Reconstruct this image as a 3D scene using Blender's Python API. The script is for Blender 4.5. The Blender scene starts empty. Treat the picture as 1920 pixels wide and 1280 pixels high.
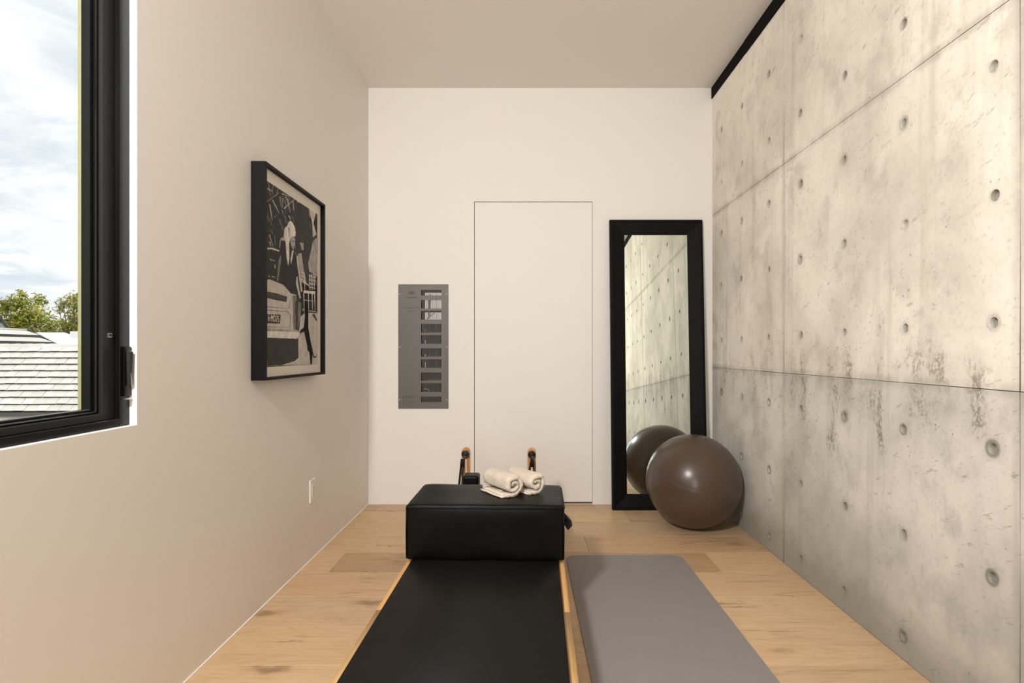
import bpy, bmesh, math, random
from mathutils import Vector, Matrix, noise

S = bpy.context.scene
COL = S.collection
R = math.radians
random.seed(7)

# ------------------------------------------------------------------ camera
cd = bpy.data.cameras.new('camera')
cam = bpy.data.objects.new('camera', cd)
COL.objects.link(cam)
cam.location = (0, 0, 1.0795)
cam.rotation_euler = (R(90), 0, 0)
cd.sensor_width = 36
cd.lens = 36 * 1030 / 1920
cd.shift_x = -25 / 1920
cd.shift_y = 20 / 1920
cd.clip_start = 0.02
S.camera = cam

S.view_settings.view_transform = 'Standard'
S.view_settings.look = 'None'
S.view_settings.exposure = 0.13
S.view_settings.gamma = 1.0
S.view_settings.use_curve_mapping = False
S.cycles.use_denoising = True
S.cycles.max_bounces = 10
S.cycles.diffuse_bounces = 6
S.cycles.sample_clamp_indirect = 6.0


# ------------------------------------------------------------------ node helper
class NT:
    def __init__(self, tree):
        self.t = tree
        tree.nodes.clear()

    def n(self, kind, **kw):
        nd = self.t.nodes.new(kind)
        for k, v in kw.items():
            setattr(nd, k, v)
        return nd

    def put(self, sock, v):
        if v is None:
            return
        if isinstance(v, bpy.types.NodeSocket):
            self.t.links.new(v, sock)
        elif isinstance(v, (tuple, list)) and sock.type == 'RGBA' and len(v) == 3:
            sock.default_value = (*v, 1)
        else:
            sock.default_value = v

    def m(self, op, a, b=None, c=None, clamp=False):
        nd = self.n('ShaderNodeMath', operation=op, use_clamp=clamp)
        for i, v in enumerate((a, b, c)):
            self.put(nd.inputs[i], v)
        return nd.outputs[0]

    def vm(self, op, a, b):
        nd = self.n('ShaderNodeVectorMath', operation=op)
        self.put(nd.inputs[0], a)
        self.put(nd.inputs[1], b)
        return nd.outputs[0]

    def mix(self, f, a, b, blend='MIX'):
        nd = self.n('ShaderNodeMix', data_type='RGBA', blend_type=blend)
        self.put(nd.inputs[0], f)
        self.put(nd.inputs[6], a)
        self.put(nd.inputs[7], b)
        return nd.outputs[2]

    def noise(self, vec, scale, detail=3, rough=.55, dist=0.0):
        nd = self.n('ShaderNodeTexNoise')
        self.put(nd.inputs['Vector'], vec)
        nd.inputs['Scale'].default_value = scale
        nd.inputs['Detail'].default_value = detail
        nd.inputs['Roughness'].default_value = rough
        nd.inputs['Distortion'].default_value = dist
        return nd.outputs[0]

    def step(self, v, lo, hi):
        nd = self.n('ShaderNodeMapRange', interpolation_type='SMOOTHSTEP')
        self.put(nd.inputs[0], v)
        nd.inputs[1].default_value = lo
        nd.inputs[2].default_value = hi
        return nd.outputs[0]

    def scale(self, vec, s, off=None):
        v = self.vm('MULTIPLY', vec, s)
        return self.vm('ADD', v, off) if off is not None else v

    def sep(self, vec):
        nd = self.n('ShaderNodeSeparateXYZ')
        self.put(nd.inputs[0], vec)
        return nd.outputs

    def comb(self, x, y, z):
        nd = self.n('ShaderNodeCombineXYZ')
        for i, v in enumerate((x, y, z)):
            self.put(nd.inputs[i], v)
        return nd.outputs[0]

    def bump(self, h, strength=.2, dist=.01):
        nd = self.n('ShaderNodeBump')
        nd.inputs['Strength'].default_value = strength
        nd.inputs['Distance'].default_value = dist
        self.put(nd.inputs['Height'], h)
        return nd.outputs[0]

    def pos(self):
        return self.n('ShaderNodeNewGeometry').outputs['Position']

    def obj(self):
        return self.n('ShaderNodeTexCoord').outputs['Object']

    def out(self, shader):
        o = self.n('ShaderNodeOutputMaterial')
        self.t.links.new(shader, o.inputs[0])

    def bsdf(self, color, rough=.5, normal=None, metal=0.0, spec=.5, **kw):
        b = self.n('ShaderNodeBsdfPrincipled')
        self.put(b.inputs['Base Color'], color)
        self.put(b.inputs['Roughness'], rough)
        self.put(b.inputs['Metallic'], metal)
        self.put(b.inputs['Specular IOR Level'], spec)
        if normal is not None:
            self.put(b.inputs['Normal'], normal)
        for k, v in kw.items():
            self.put(b.inputs[k], v)
        return b.outputs[0]


def new_mat(name):
    m = bpy.data.materials.new(name)
    m.use_nodes = True
    return m, NT(m.node_tree)


def plain(name, color, rough=.5, metal=0.0, spec=.5, var=.06, vscale=9, bump=0.0, bscale=300):
    """plain finish: base colour with a slight procedural mottling and fine relief"""
    m, n = new_mat(name)
    p = n.obj()
    f = n.noise(p, vscale, 4)
    lo = tuple(c * (1 - var) for c in color)
    hi = tuple(min(1, c * (1 + var)) for c in color)
    nor = n.bump(n.noise(p, bscale, 2), bump, .002) if bump else None
    n.out(n.bsdf(n.mix(f, lo, hi), rough, nor, metal, spec))
    return m


# ------------------------------------------------------------------ sky
wd = bpy.data.worlds.new('sky')
S.world = wd
wd.use_nodes = True
n = NT(wd.node_tree)
gen = n.n('ShaderNodeTexCoord').outputs['Generated']
sx, sy, sz = n.sep(gen)
up = n.m('MAXIMUM', sz, 0.0)
den = n.m('ADD', up, .16)
flat = n.comb(n.m('DIVIDE', sx, den), n.m('DIVIDE', sy, den), n.m('MULTIPLY', up, 1.5))
big = n.noise(n.scale(flat, (1, 1, 1), (5.3, 2.1, .7)), 1.1, 7, .58, .35)
fine = n.noise(n.scale(flat, (1, 1, 1), (1.7, 9.1, 3.)), 2.6, 8, .6, .5)
blue = n.mix(n.m('POWER', n.m('SUBTRACT', 1.0, up), 3.0), (.22, .42, .78), (.62, .76, .92))
cloud = n.mix(n.step(fine, .34, .58), (.76, .82, .89), (1.02, 1.02, 1.02))
cover = n.step(n.m('ADD', big, n.m('MULTIPLY', n.m('SUBTRACT', fine, .5), .45)), .25, .35)
skyc = n.mix(cover, blue, cloud)
skyc = n.mix(n.step(sz, -.03, .0), (.30, .29, .26), skyc)
bg = n.n('ShaderNodeBackground')
n.put(bg.inputs[0], skyc)
bg.inputs[1].default_value = SKY = 1.0
o = n.n('ShaderNodeOutputWorld')
n.t.links.new(bg.outputs[0], o.inputs[0])


# ------------------------------------------------------------------ lights
def light(name, kind, loc, rot, energy, color, **kw):
    d = bpy.data.lights.new(name, kind)
    d.energy = energy
    d.color = color
    for k, v in kw.items():
        setattr(d, k, v)
    ob = bpy.data.objects.new(name, d)
    COL.objects.link(ob)
    ob.location = loc
    ob.rotation_euler = rot
    return ob


def aim(ob, at):
    ob.rotation_euler = (Vector(at) - ob.location).to_track_quat('-Z', 'Y').to_euler()


sun = light('sun', 'SUN', (10, -10, 20), (0, 0, 0), 2.6, (1, .95, .86), angle=R(1.0))
aim(sun, Vector((10, -10, 20)) - Vector((.45, -.55, .75)))
# added fill light behind the unseen glazed door in the rear wall
rear_fill = light('rear_door_fill', 'AREA', (-.66, -4.45, 1.25), (R(90), 0, 0), 66, (.99, 1, 1), shape='RECTANGLE', size=.78, size_y=2.3)
# flash-like key light behind and above the camera, given an added lamp body
SPOT, SPOT_AT = Vector((-.93, -.20, 2.40)), Vector((.07, 1.3, 1.40))
aim(light('flash_key_light', 'AREA', SPOT, (0, 0, 0), 80, (1, .985, .955), shape='DISK', size=.30), SPOT_AT)
# portal over the left window opening (guides sampling of the sky only)
pl = light('window_portal', 'AREA', (-1.3, .588, 1.745), (0, R(-90), 0), 1, (1, 1, 1), shape='RECTANGLE', size=1.76, size_y=1.98)
pl.data.cycles.is_portal = True


# ------------------------------------------------------------------ mesh helpers
ORG = {}


def box(bm, x0, x1, y0, y1, z0, z1, mi=0):
    v = [bm.verts.new(p) for p in ((x0, y0, z0), (x1, y0, z0), (x1, y1, z0), (x0, y1, z0),
                                   (x0, y0, z1), (x1, y0, z1), (x1, y1, z1), (x0, y1, z1))]
    for f in ((0, 3, 2, 1), (4, 5, 6, 7), (0, 1, 5, 4), (1, 2, 6, 5), (2, 3, 7, 6), (3, 0, 4, 7)):
        bm.faces.new([v[i] for i in f]).material_index = mi
    return v


def hull(bm, lo, hi, mi=0):
    """prism between two rings of points (lists of equal length)"""
    a = [bm.verts.new(p) for p in lo]
    b = [bm.verts.new(p) for p in hi]
    k = len(a)
    fs = [bm.faces.new(a[::-1]), bm.faces.new(b)]
    for i in range(k):
        fs.append(bm.faces.new((a[i], a[(i + 1) % k], b[(i + 1) % k], b[i])))
    for f in fs:
        f.material_index = mi


def tube(bm, pts, r, seg=10, caps=True):
    pts = [Vector(p) for p in pts]
    rr = r if isinstance(r, (list, tuple)) else [r] * len(pts)
    rings = []
    t0 = (pts[1] - pts[0]).normalized()
    ref = Vector((0, 0, 1)) if abs(t0.z) < .9 else Vector((1, 0, 0))
    u = t0.cross(ref).normalized()
    for i, p in enumerate(pts):
        t = (pts[min(i + 1, len(pts) - 1)] - pts[max(i - 1, 0)]).normalized()
        u = (u - t * u.dot(t)).normalized()
        w = t.cross(u)
        rings.append([bm.verts.new(p + (u * math.cos(2 * math.pi * k / seg) + w * math.sin(2 * math.pi * k / seg)) * rr[i]) for k in range(seg)])
    for a, b in zip(rings, rings[1:]):
        for k in range(seg):
            bm.faces.new((a[k], a[(k + 1) % seg], b[(k + 1) % seg], b[k])).smooth = True
    if caps:
        bm.faces.new(rings[0][::-1])
        bm.faces.new(rings[-1])


def band(bm, pts, w, t, across):
    """flat strap along pts: width w along `across`, thickness t"""
    pts = [Vector(p) for p in pts]
    a = Vector(across).normalized()
    rings = []
    for i, p in enumerate(pts):
        d = (pts[min(i + 1, len(pts) - 1)] - pts[max(i - 1, 0)]).normalized()
        nrm = d.cross(a).normalized()
        rings.append([bm.verts.new(p + a * (w / 2 * sa) + nrm * (t / 2 * sn)) for sa, sn in ((-1, -1), (1, -1), (1, 1), (-1, 1))])
    for r0, r1 in zip(rings, rings[1:]):
        for k in range(4):
            bm.faces.new((r0[k], r0[(k + 1) % 4], r1[(k + 1) % 4], r1[k]))
    bm.faces.new(rings[0][::-1])
    bm.faces.new(rings[-1])


def lathe(bm, prof, seg=24, axis='z', c=(0, 0, 0)):
    """prof: list of (r, h)"""
    c = Vector(c)
    rings = []
    for r, h in prof:
        ring = []
        for k in range(seg):
            a = 2 * math.pi * k / seg
            x, y = r * math.cos(a), r * math.sin(a)
            p = {'z': (x, y, h), 'y': (x, h, y), 'x': (h, x, y)}[axis]
            ring.append(bm.verts.new(c + Vector(p)))
        rings.append(ring)
    for a, b in zip(rings, rings[1:]):
        for k in range(seg):
            bm.faces.new((a[k], a[(k + 1) % seg], b[(k + 1) % seg], b[k])).smooth = True
    bm.faces.new(rings[0][::-1])
    bm.faces.new(rings[-1])


def bevel(bm, off, seg=2, angle=30):
    es = [e for e in bm.edges if len(e.link_faces) == 2 and e.calc_face_angle(0) > R(angle)]
    if es:
        bmesh.ops.bevel(bm, geom=es, offset=off, segments=seg, profile=.5, affect='EDGES', clamp_overlap=True)


def smooth(bm, angle=40):
    for f in bm.faces:
        f.smooth = True
    for e in bm.edges:
        if len(e.link_faces) == 2 and e.calc_face_angle(0) > R(angle):
            e.smooth = False


def obj(name, bm, mats, parent=None, local=False):
    """link bm as ONE mesh object; world coordinates are made relative to the thing's base unless local"""
    if not isinstance(bm, bpy.types.Mesh):
        bmesh.ops.recalc_face_normals(bm, faces=bm.faces[:])
        me = bpy.data.meshes.new(name)
        org = ORG.get(parent.name, Vector()) if parent else Vector()
        if parent and not local:
            bmesh.ops.translate(bm, verts=bm.verts[:], vec=-org)
        bm.to_mesh(me)
        bm.free()
    else:
        me = bm
    if not me.materials:
        for m_ in (mats if isinstance(mats, (list, tuple)) else [mats]):
            me.materials.append(m_)
    ob = bpy.data.objects.new(name, me)
    COL.objects.link(ob)
    if parent:
        ob.parent = parent
        ORG[ob.name] = ORG.get(parent.name, Vector())
    return ob


def thing(name, label, cat, loc=(0, 0, 0), rot=(0, 0, 0), group=None):
    e = bpy.data.objects.new(name, None)
    e.empty_display_size = .1
    COL.objects.link(e)
    e.location = loc
    e.rotation_euler = rot
    ORG[e.name] = Vector(loc)
    tag(e, label, cat, group)
    return e


def tag(o, label, cat, group=None):
    o['label'] = label
    o['category'] = cat
    if group:
        o['group'] = group
    return o


def struct(name, bm, mats, parent=None):
    o = obj(name, bm, mats, parent)
    if not parent:
        o['kind'] = 'structure'
    return o


def root_struct(name, loc=(0, 0, 0)):
    e = bpy.data.objects.new(name, None)
    COL.objects.link(e)
    e.location = loc
    ORG[e.name] = Vector(loc)
    e['kind'] = 'structure'
    return e


def text_mesh(name, body, size, sx=1.0):
    cu = bpy.data.curves.new(name, 'FONT')
    cu.body = body
    cu.size = size
    cu.align_x = 'CENTER'
    cu.align_y = 'CENTER'
    cu.extrude = .0003
    cu.resolution_u = 3
    t = bpy.data.objects.new(name, cu)
    COL.objects.link(t)
    bpy.context.view_layer.update()
    me = bpy.data.meshes.new_from_object(t.evaluated_get(bpy.context.evaluated_depsgraph_get()))
    bpy.data.objects.remove(t)
    bpy.data.curves.remove(cu)
    me.materials.clear()
    if sx != 1:
        me.transform(Matrix.Diagonal((sx, 1, 1, 1)))
    return me


def panels_with_holes(us, vs, holes):
    """rectangles of the grid us x vs that are not in a hole"""
    us = sorted(set(us + [h[i] for h in holes for i in (0, 1)]))
    vs = sorted(set(vs + [h[i] for h in holes for i in (2, 3)]))
    for a, b in zip(us, us[1:]):
        for c, d in zip(vs, vs[1:]):
            mu, mv = (a + b) / 2, (c + d) / 2
            if not any(h[0] < mu < h[1] and h[2] < mv < h[3] for h in holes):
                yield a, b, c, d


# ------------------------------------------------------------------ materials
PAINT = (.80, .765, .725)


def paint(name, col):
    m, n = new_mat(name)
    p = n.pos()
    f = n.noise(p, 1.3, 3)
    nor = n.bump(n.noise(p, 420, 2), .06, .001)
    n.out(n.bsdf(n.mix(f, tuple(c * .985 for c in col), tuple(min(1, c * 1.01) for c in col)), .62, nor, 0, .3))
    return m


m_wall = paint('wall_paint', PAINT)
m_door = paint('door_paint', (.80, .77, .735))
m_ceil = paint('ceiling_paint', (.80, .765, .725))
m_white = paint('reveal_paint', (.90, .89, .87))
m_dark = plain('gap_black', (.012, .011, .010), .9)
m_black_metal = plain('window_black_metal', (.0035, .0035, .004), .28, 0, .3, .12, 14)
m_sash_metal = plain('sash_charcoal_metal', (.012, .012, .0125), .42, 0, .4, .12, 14)
m_gloss_metal = plain('window_gloss_black', (.004, .004, .0045), .12, 0, .6, .1, 14)
m_trim = plain('black_trim', (.0045, .0043, .004), .75, 0, .08)
m_steel = plain('brushed_steel', (.55, .54, .52), .32, 1.0)
m_leather = None


def leather(name, col, rough, spec=.16):
    m, n = new_mat(name)
    p = n.obj()
    v = n.n('ShaderNodeTexVoronoi')
    n.put(v.inputs['Vector'], p)
    v.inputs['Scale'].default_value = 420
    f = n.noise(p, 7, 4)
    h = n.m('ADD', n.m('MULTIPLY', v.outputs[0], .5), n.m('MULTIPLY', n.noise(p, 18, 3), 1.2))
    n.out(n.bsdf(n.mix(f, tuple(c * .85 for c in col), tuple(c * 1.15 for c in col)),
                 n.m('ADD', n.m('MULTIPLY', n.noise(p, 11, 3), .16), rough - .08), n.bump(h, .10, .002), 0, spec))
    return m


m_vinyl = leather('black_vinyl', (.0036, .0033, .0030), .40, .12)
m_pad = leather('black_pad_vinyl', (.0085, .0074, .0066), .52, .2)
m_strap = plain('black_webbing', (.010, .010, .011), .8, 0, .25, .2, 60, .3, 900)


def oak_floor():
    m, n = new_mat('oak_floor')
    p = n.pos()
    oi = n.n('ShaderNodeObjectInfo')
    off = n.m('MULTIPLY', oi.outputs['Random'], 37.0)
    px, py, pz = n.sep(p)
    q = n.comb(n.m('ADD', px, off), n.m('ADD', py, n.m('MULTIPLY', off, .37)), pz)
    grain = n.noise(n.scale(q, (2.2, 60, 1)), 1.0, 5, .6)
    warp = n.noise(n.scale(q, (1.1, 5, 1)), 1.0, 3, .55, .8)
    cath = n.m('SINE', n.m('ADD', n.m('MULTIPLY', warp, 75.0), n.m('MULTIPLY', grain, 3.0)))
    tone = n.noise(n.scale(q, (.8, 3.2, 1)), 1.0, 3)
    c = n.mix(tone, (.53, .365, .215), (.635, .46, .285))
    c = n.mix(n.m('MULTIPLY', n.step(cath, -.2, 1.0), .16), c, (.36, .20, .10))
    c = n.mix(n.m('MULTIPLY', n.step(grain, .48, .75), .30), c, (.36, .205, .105))
    # dark mineral streaks and knots
    streak = n.m('MULTIPLY', n.step(n.noise(n.scale(q, (2.0, 26, 1), (4, 2, 0)), 1.0, 4, .65, .8), .58, .70),
                 n.step(n.noise(n.scale(q, (1.5, 4, 1), (9, 5, 0)), 1.0, 2), .48, .60))
    c = n.mix(n.m('MULTIPLY', streak, .70), c, (.15, .085, .045))
    cw = n.noise(n.scale(q, (1.3, 10, 1), (2, 8, 0)), 1.0, 5, .6, .5)
    crack = n.m('MULTIPLY', n.m('SUBTRACT', 1.0, n.step(n.m('ABSOLUTE', n.m('SUBTRACT', cw, .5)), .003, .014)),
                n.step(n.noise(n.scale(q, (1.1, 3.5, 1), (3, 1, 0)), 1.0, 2), .54, .62))
    c = n.mix(n.m('MULTIPLY', crack, .6), c, (.15, .085, .045))
    v = n.n('ShaderNodeTexVoronoi')
    n.put(v.inputs['Vector'], n.vm('ADD', n.scale(q, (1.9, 4.6, 0)), n.scale(n.comb(n.noise(q, 9, 3), n.noise(q, 8, 2), 0.0), (.25, .5, 0))))
    v.inputs['Scale'].default_value = 1.0
    knot = n.m('SUBTRACT', 1.0, n.step(v.outputs['Distance'], .05, .16))
    c = n.mix(n.m('MULTIPLY', knot, .6), c, (.15, .075, .035))
    ring = n.m('SUBTRACT', 1.0, n.step(v.outputs['Distance'], .10, .30))
    c = n.mix(n.m('MULTIPLY', ring, .22), c, (.33, .18, .085))
    # one colour value per plank
    c = n.mix(1.0, c, oi.outputs['Color'], 'MULTIPLY')
    h = n.m('SUBTRACT', n.m('MULTIPLY', grain, .5), n.m('MULTIPLY', knot, .5))
    n.out(n.bsdf(c, n.m('ADD', n.m('MULTIPLY', grain, .16), .34), n.bump(h, .08, .002), 0, .4))
    return m


m_oak = oak_floor()
m_subfloor = plain('floor_joint', (.72, .58, .43), .8)


def wood(name, lo, hi, rough=.38, scale=(60, 3, 60)):
    m, n = new_mat(name)
    q = n.scale(n.obj(), scale)
    g = n.noise(q, 1.0, 5, .6, .4)
    n.out(n.bsdf(n.mix(n.step(g, .3, .7), lo, hi), rough, n.bump(g, .05, .001), 0, .45))
    return m


m_maple = wood('maple_rail', (.62, .36, .13), (.76, .49, .205))
m_maple_dark = wood('amber_rail', (.50, .26, .09), (.62, .35, .13))
m_riser = wood('riser_wood', (.43, .185, .05), (.60, .30, .09), .4, (60, 60, 6))
m_riser_pale = wood('riser_wood_pale', (.55, .28, .08), (.68, .40, .14), .4, (60, 60, 6))


def concrete():
    m, n = new_mat('board_marked_concrete')
    p = n.pos()
    px, py, pz = n.sep(p)
    oi = n.n('ShaderNodeObjectInfo')
    blot = n.noise(p, 1.6, 5, .6, .3)
    mid = n.noise(n.scale(p, (1, 1, .8)), 6.5, 6, .65)
    fine = n.noise(p, 60, 4, .7)
    c = n.mix(n.step(blot, .32, .66), (.635, .59, .52), (.85, .795, .71))
    c = n.mix(n.m('MULTIPLY', n.step(mid, .50, .70), .50), c, (.44, .41, .355))
    c = n.mix(n.m('MULTIPLY', n.step(mid, .52, .30), .25), c, (.88, .83, .75))
    c = n.mix(n.m('MULTIPLY', n.step(fine, .52, .75), .34), c, (.36, .33, .28))
    # vertical run-off streaks
    st = n.noise(n.scale(p, (1, 9, .55)), 1.0, 5, .6, .25)
    c = n.mix(n.m('MULTIPLY', n.step(st, .52, .72), .38), c, (.44, .40, .33))
    # small dashes scraped by the form boards
    dash = n.noise(n.scale(n.comb(px, n.m('ADD', py, n.m('MULTIPLY', pz, -.35)), n.m('ADD', pz, n.m('MULTIPLY', py, .35))), (1, 16, 55)), 1.0, 3, .7)
    dm = n.m('MULTIPLY', n.step(dash, .61, .70), n.step(n.noise(p, 2.3, 2), .40, .56))
    c = n.mix(n.m('MULTIPLY', dm, .5), c, (.27, .24, .19))
    # greener, darker stain low on the wall, darkest at its foot
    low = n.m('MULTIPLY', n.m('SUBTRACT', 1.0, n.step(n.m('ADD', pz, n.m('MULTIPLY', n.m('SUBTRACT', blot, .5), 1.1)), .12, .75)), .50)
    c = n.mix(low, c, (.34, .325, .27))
    wall_foot = n.m('MULTIPLY', n.m('SUBTRACT', 1.0, n.step(n.m('ADD', pz, n.m('MULTIPLY', mid, .5)), .28, .50)), .45)
    c = n.mix(wall_foot, c, (.20, .185, .13))
    # rust brown honeycomb streaks astride the lower joint
    spots = None
    for yc, w, z0, z1 in ((1.774, .045, .84, 1.14), (1.616, .05, .82, 1.10), (2.375, .05, .62, 1.10), (2.627, .05, .72, 1.10),
                          (2.045, .022, .68, 1.25), (2.26, .05, .85, 1.12), (2.72, .05, .80, 1.08)):
        a = n.m('SUBTRACT', 1.0, n.step(n.m('ABSOLUTE', n.m('SUBTRACT', n.m('ADD', py, n.m('MULTIPLY', n.m('SUBTRACT', mid, .5), .10)), yc)), w * .25, w * 1.5))
        b = n.m('MULTIPLY', n.step(pz, z0 - .05, z0 + .08), n.m('SUBTRACT', 1.0, n.step(pz, z1 - .08, z1 + .04)))
        a = n.m('MULTIPLY', a, b)
        spots = a if spots is None else n.m('MAXIMUM', spots, a)
    band_ = n.m('MULTIPLY', n.step(pz, .70, .92), n.m('SUBTRACT', 1.0, n.step(pz, 1.02, 1.22)))
    band_ = n.m('MULTIPLY', n.m('MULTIPLY', band_, n.step(n.noise(n.scale(p, (1, 1, .4)), 4.2, 3, .6), .44, .60)), .8)
    spots = n.m('MAXIMUM', spots, band_)
    pit = n.noise(n.scale(p, (1, 1, .7)), 70, 4, .8)
    brk = n.step(n.noise(n.scale(p, (1, 1, .6)), 13, 3, .7), .40, .62)
    pm = n.m('MULTIPLY', n.m('MULTIPLY', spots, brk), n.step(n.m('ADD', pit, n.m('MULTIPLY', spots, .10)), .53, .64))
    c = n.mix(n.m('MULTIPLY', pm, .75), c, (.19, .13, .07))
    c = n.mix(n.m('MULTIPLY', spots, .22), c, (.36, .33, .28))
    # cement bleed along the board joints
    for ax, at in ((py, 2.822), (py, 1.473), (pz, .973), (pz, 2.045)):
        d = n.m('ABSOLUTE', n.m('SUBTRACT', n.m('ADD', ax, n.m('MULTIPLY', n.m('SUBTRACT', mid, .5), .03)), at))
        j = n.m('SUBTRACT', 1.0, n.step(d, .004, .032))
        c = n.mix(n.m('MULTIPLY', n.m('MULTIPLY', j, n.step(st, .30, .60)), .42), c, (.33, .30, .245))
    # air pinholes
    v = n.n('ShaderNodeTexVoronoi')
    n.put(v.inputs['Vector'], p)
    v.inputs['Scale'].default_value = 26
    pin = n.m('MULTIPLY', n.m('SUBTRACT', 1.0, n.step(v.outputs['Distance'], .06, .12)), n.step(n.noise(p, 5, 2), .52, .6))
    c = n.mix(n.m('MULTIPLY', pin, .55), c, (.20, .18, .14))
    # stained rings round the tie holes, plus recess shade put into the colour
    at = n.n('ShaderNodeAttribute')
    at.attribute_name = 'halo'
    hm = n.m('MULTIPLY', at.outputs['Fac'], n.m('ADD', n.step(mid, .22, .62), .5), clamp=True)
    c = n.mix(n.m('MULTIPLY', hm, .82), c, (.21, .195, .16))
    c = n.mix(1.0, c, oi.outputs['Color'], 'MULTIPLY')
    h = n.m('ADD', n.m('MULTIPLY', mid, .6), n.m('ADD', n.m('MULTIPLY', fine, .35), n.m('MULTIPLY', n.m('ADD', pm, pin), -.8)))
    n.out(n.bsdf(c, .72, n.bump(h, .22, .006), 0, .25))
    return m


m_conc = concrete()
m_conc_joint = plain('concrete_joint', (.30, .28, .235), .9, 0, .2, .5, 16)


def glass(name, tint=(1, 1, 1), k=1.0):
    """thin pane: transparent with a mirror-like sheen by viewing angle"""
    m, n = new_mat(name)
    lw = n.n('ShaderNodeLayerWeight')
    lw.inputs[0].default_value = .5
    fr = n.m('ADD', n.m('MULTIPLY', n.m('POWER', lw.outputs['Facing'], 5.0), .96), .04)
    tr = n.n('ShaderNodeBsdfTransparent')
    tr.inputs[0].default_value = (*tint, 1)
    gl = n.n('ShaderNodeBsdfGlossy')
    gl.inputs['Roughness'].default_value = .02
    mx = n.n('ShaderNodeMixShader')
    n.put(mx.inputs[0], n.m('MULTIPLY', fr, k))
    n.t.links.new(tr.outputs[0], mx.inputs[1])
    n.t.links.new(gl.outputs[0], mx.inputs[2])
    n.out(mx.outputs[0])
    return m


m_glass = glass('window_glass', (.97, .985, .98), .6)
m_picglass = glass('picture_glass', (.98, .98, .98), .15)

# ------------------------------------------------------------------ room shell
XL, XR, YB, YR, H = -1.114, 1.326, 3.90, -4.2, 2.954

# floor: slab with recessed joints and one object per plank
bm = bmesh.new()
box(bm, XL - .17, XR + .2, YR - .15, YB + .15, -.25, -.004)
floor = struct('floor', bm, m_subfloor)
PW = .2665
rows = []
k = -24
y = 1.895 + PW * k
while y < YB - .001:
    rows.append((max(y, YR), min(y + PW, YB)))
    y += PW
tones = [(1, 1, 1), (1.04, 1.03, 1.02), (.94, .93, .92), (1.06, 1.05, 1.03), (.97, .95, .93), (1.02, 1.0, .97)]
for (y0, y1) in rows:
    if y1 - y0 < .02:
        continue
    mid_y = (y0 + y1) / 2
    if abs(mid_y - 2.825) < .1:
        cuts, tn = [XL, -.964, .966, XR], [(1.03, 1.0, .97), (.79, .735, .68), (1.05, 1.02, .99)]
    elif abs(mid_y - 3.09) < .1:
        cuts, tn = [XL, .345, XR], [(1, .97, .94), (.93, .88, .84)]
    elif abs(mid_y - 2.56) < .1:
        cuts, tn = [XL, .52, XR], [(.98, .94, .90), (1.03, 1.0, .97)]
    else:
        c = random.choice((-.35, -.15, .30, .45, .62)) + random.uniform(-.05, .05)
        cuts = [XL, c, XR]
        tn = [random.choice(tones), random.choice(tones)]
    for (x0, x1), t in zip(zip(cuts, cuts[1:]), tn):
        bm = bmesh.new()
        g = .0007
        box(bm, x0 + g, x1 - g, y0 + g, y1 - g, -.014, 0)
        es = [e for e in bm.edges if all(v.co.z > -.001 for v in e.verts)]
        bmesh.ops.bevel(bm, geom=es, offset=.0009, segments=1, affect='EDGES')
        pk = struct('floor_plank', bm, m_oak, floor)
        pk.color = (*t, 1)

bm = bmesh.new()
box(bm, XL - .17, XR + .2, YR - .15, YB + .15, H, H + .2)
struct('ceiling', bm, m_ceil)

# left wall: painted inner leaf and stucco outer skin round one long window opening
WY0, WY1, WZ0, WZ1 = -.40, 1.576, .871, 2.62
bm = bmesh.new()
for a, b, c, d in panels_with_holes([YR - .15, YB + .15], [-.25, H + .2], [(WY0, WY1, WZ0, WZ1)]):
    box(bm, -1.21, XL, a, b, c, d)
bmesh.ops.remove_doubles(bm, verts=bm.verts[:], dist=1e-5)
for f in bm.faces:                      # reveals facing the opening are white
    cy, cz = f.calc_center_median().y, f.calc_center_median().z
    if abs(f.normal.x) < .5 and WY0 - .01 < cy < WY1 + .01 and WZ0 - .01 < cz < WZ1 + .01:
        f.material_index = 1
wall_left = struct('wall_left', bm, [m_wall, m_white])
m_stucco = plain('yellow_green_stucco', (.62, .58, .30), .9, 0, .2, .14, 40, .5, 160)
bm = bmesh.new()
for a, b, c, d in panels_with_holes([YR - .15, YB + .15], [-3.4, H + .2], [(WY0, WY1, WZ0, WZ1)]):
    box(bm, -1.284, -1.2105, a, b, c, d)
struct('stucco_skin', bm, m_stucco, wall_left)

# far wall with the flush door opening and the recess behind the equipment cover
DX0, DX1, DZ1 = -.3636, .4773, 2.148
CX0, CX1, CZ0, CZ1 = -.880, -.567, .700, 1.540
bm = bmesh.new()
for a, b, c, d in panels_with_holes([XL - .1, XR + .2], [-.25, H + .2], [(DX0, DX1, 0.0, DZ1), (CX0, CX1, CZ0, CZ1)]):
    box(bm, a, b, YB, YB + .15, c, d)
wall_back = struct('wall_back', bm, m_wall)

door = root_struct('door_1', ((DX0 + DX1) / 2, YB, 0))
bm = bmesh.new()
box(bm, DX0 + .004, DX1 - .0025, YB + .0015, YB + .042, .017, DZ1 - .004)
bevel(bm, .0015, 1)
struct('door_panel', bm, m_door, door)
bm = bmesh.new()
box(bm, DX0 + .0002, DX1 - .0002, YB + .05, YB + .14, .0002, DZ1 - .0002)
struct('door_backing', bm, m_dark, door)  # black box behind the door: darkness of the gaps put into colour

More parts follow.
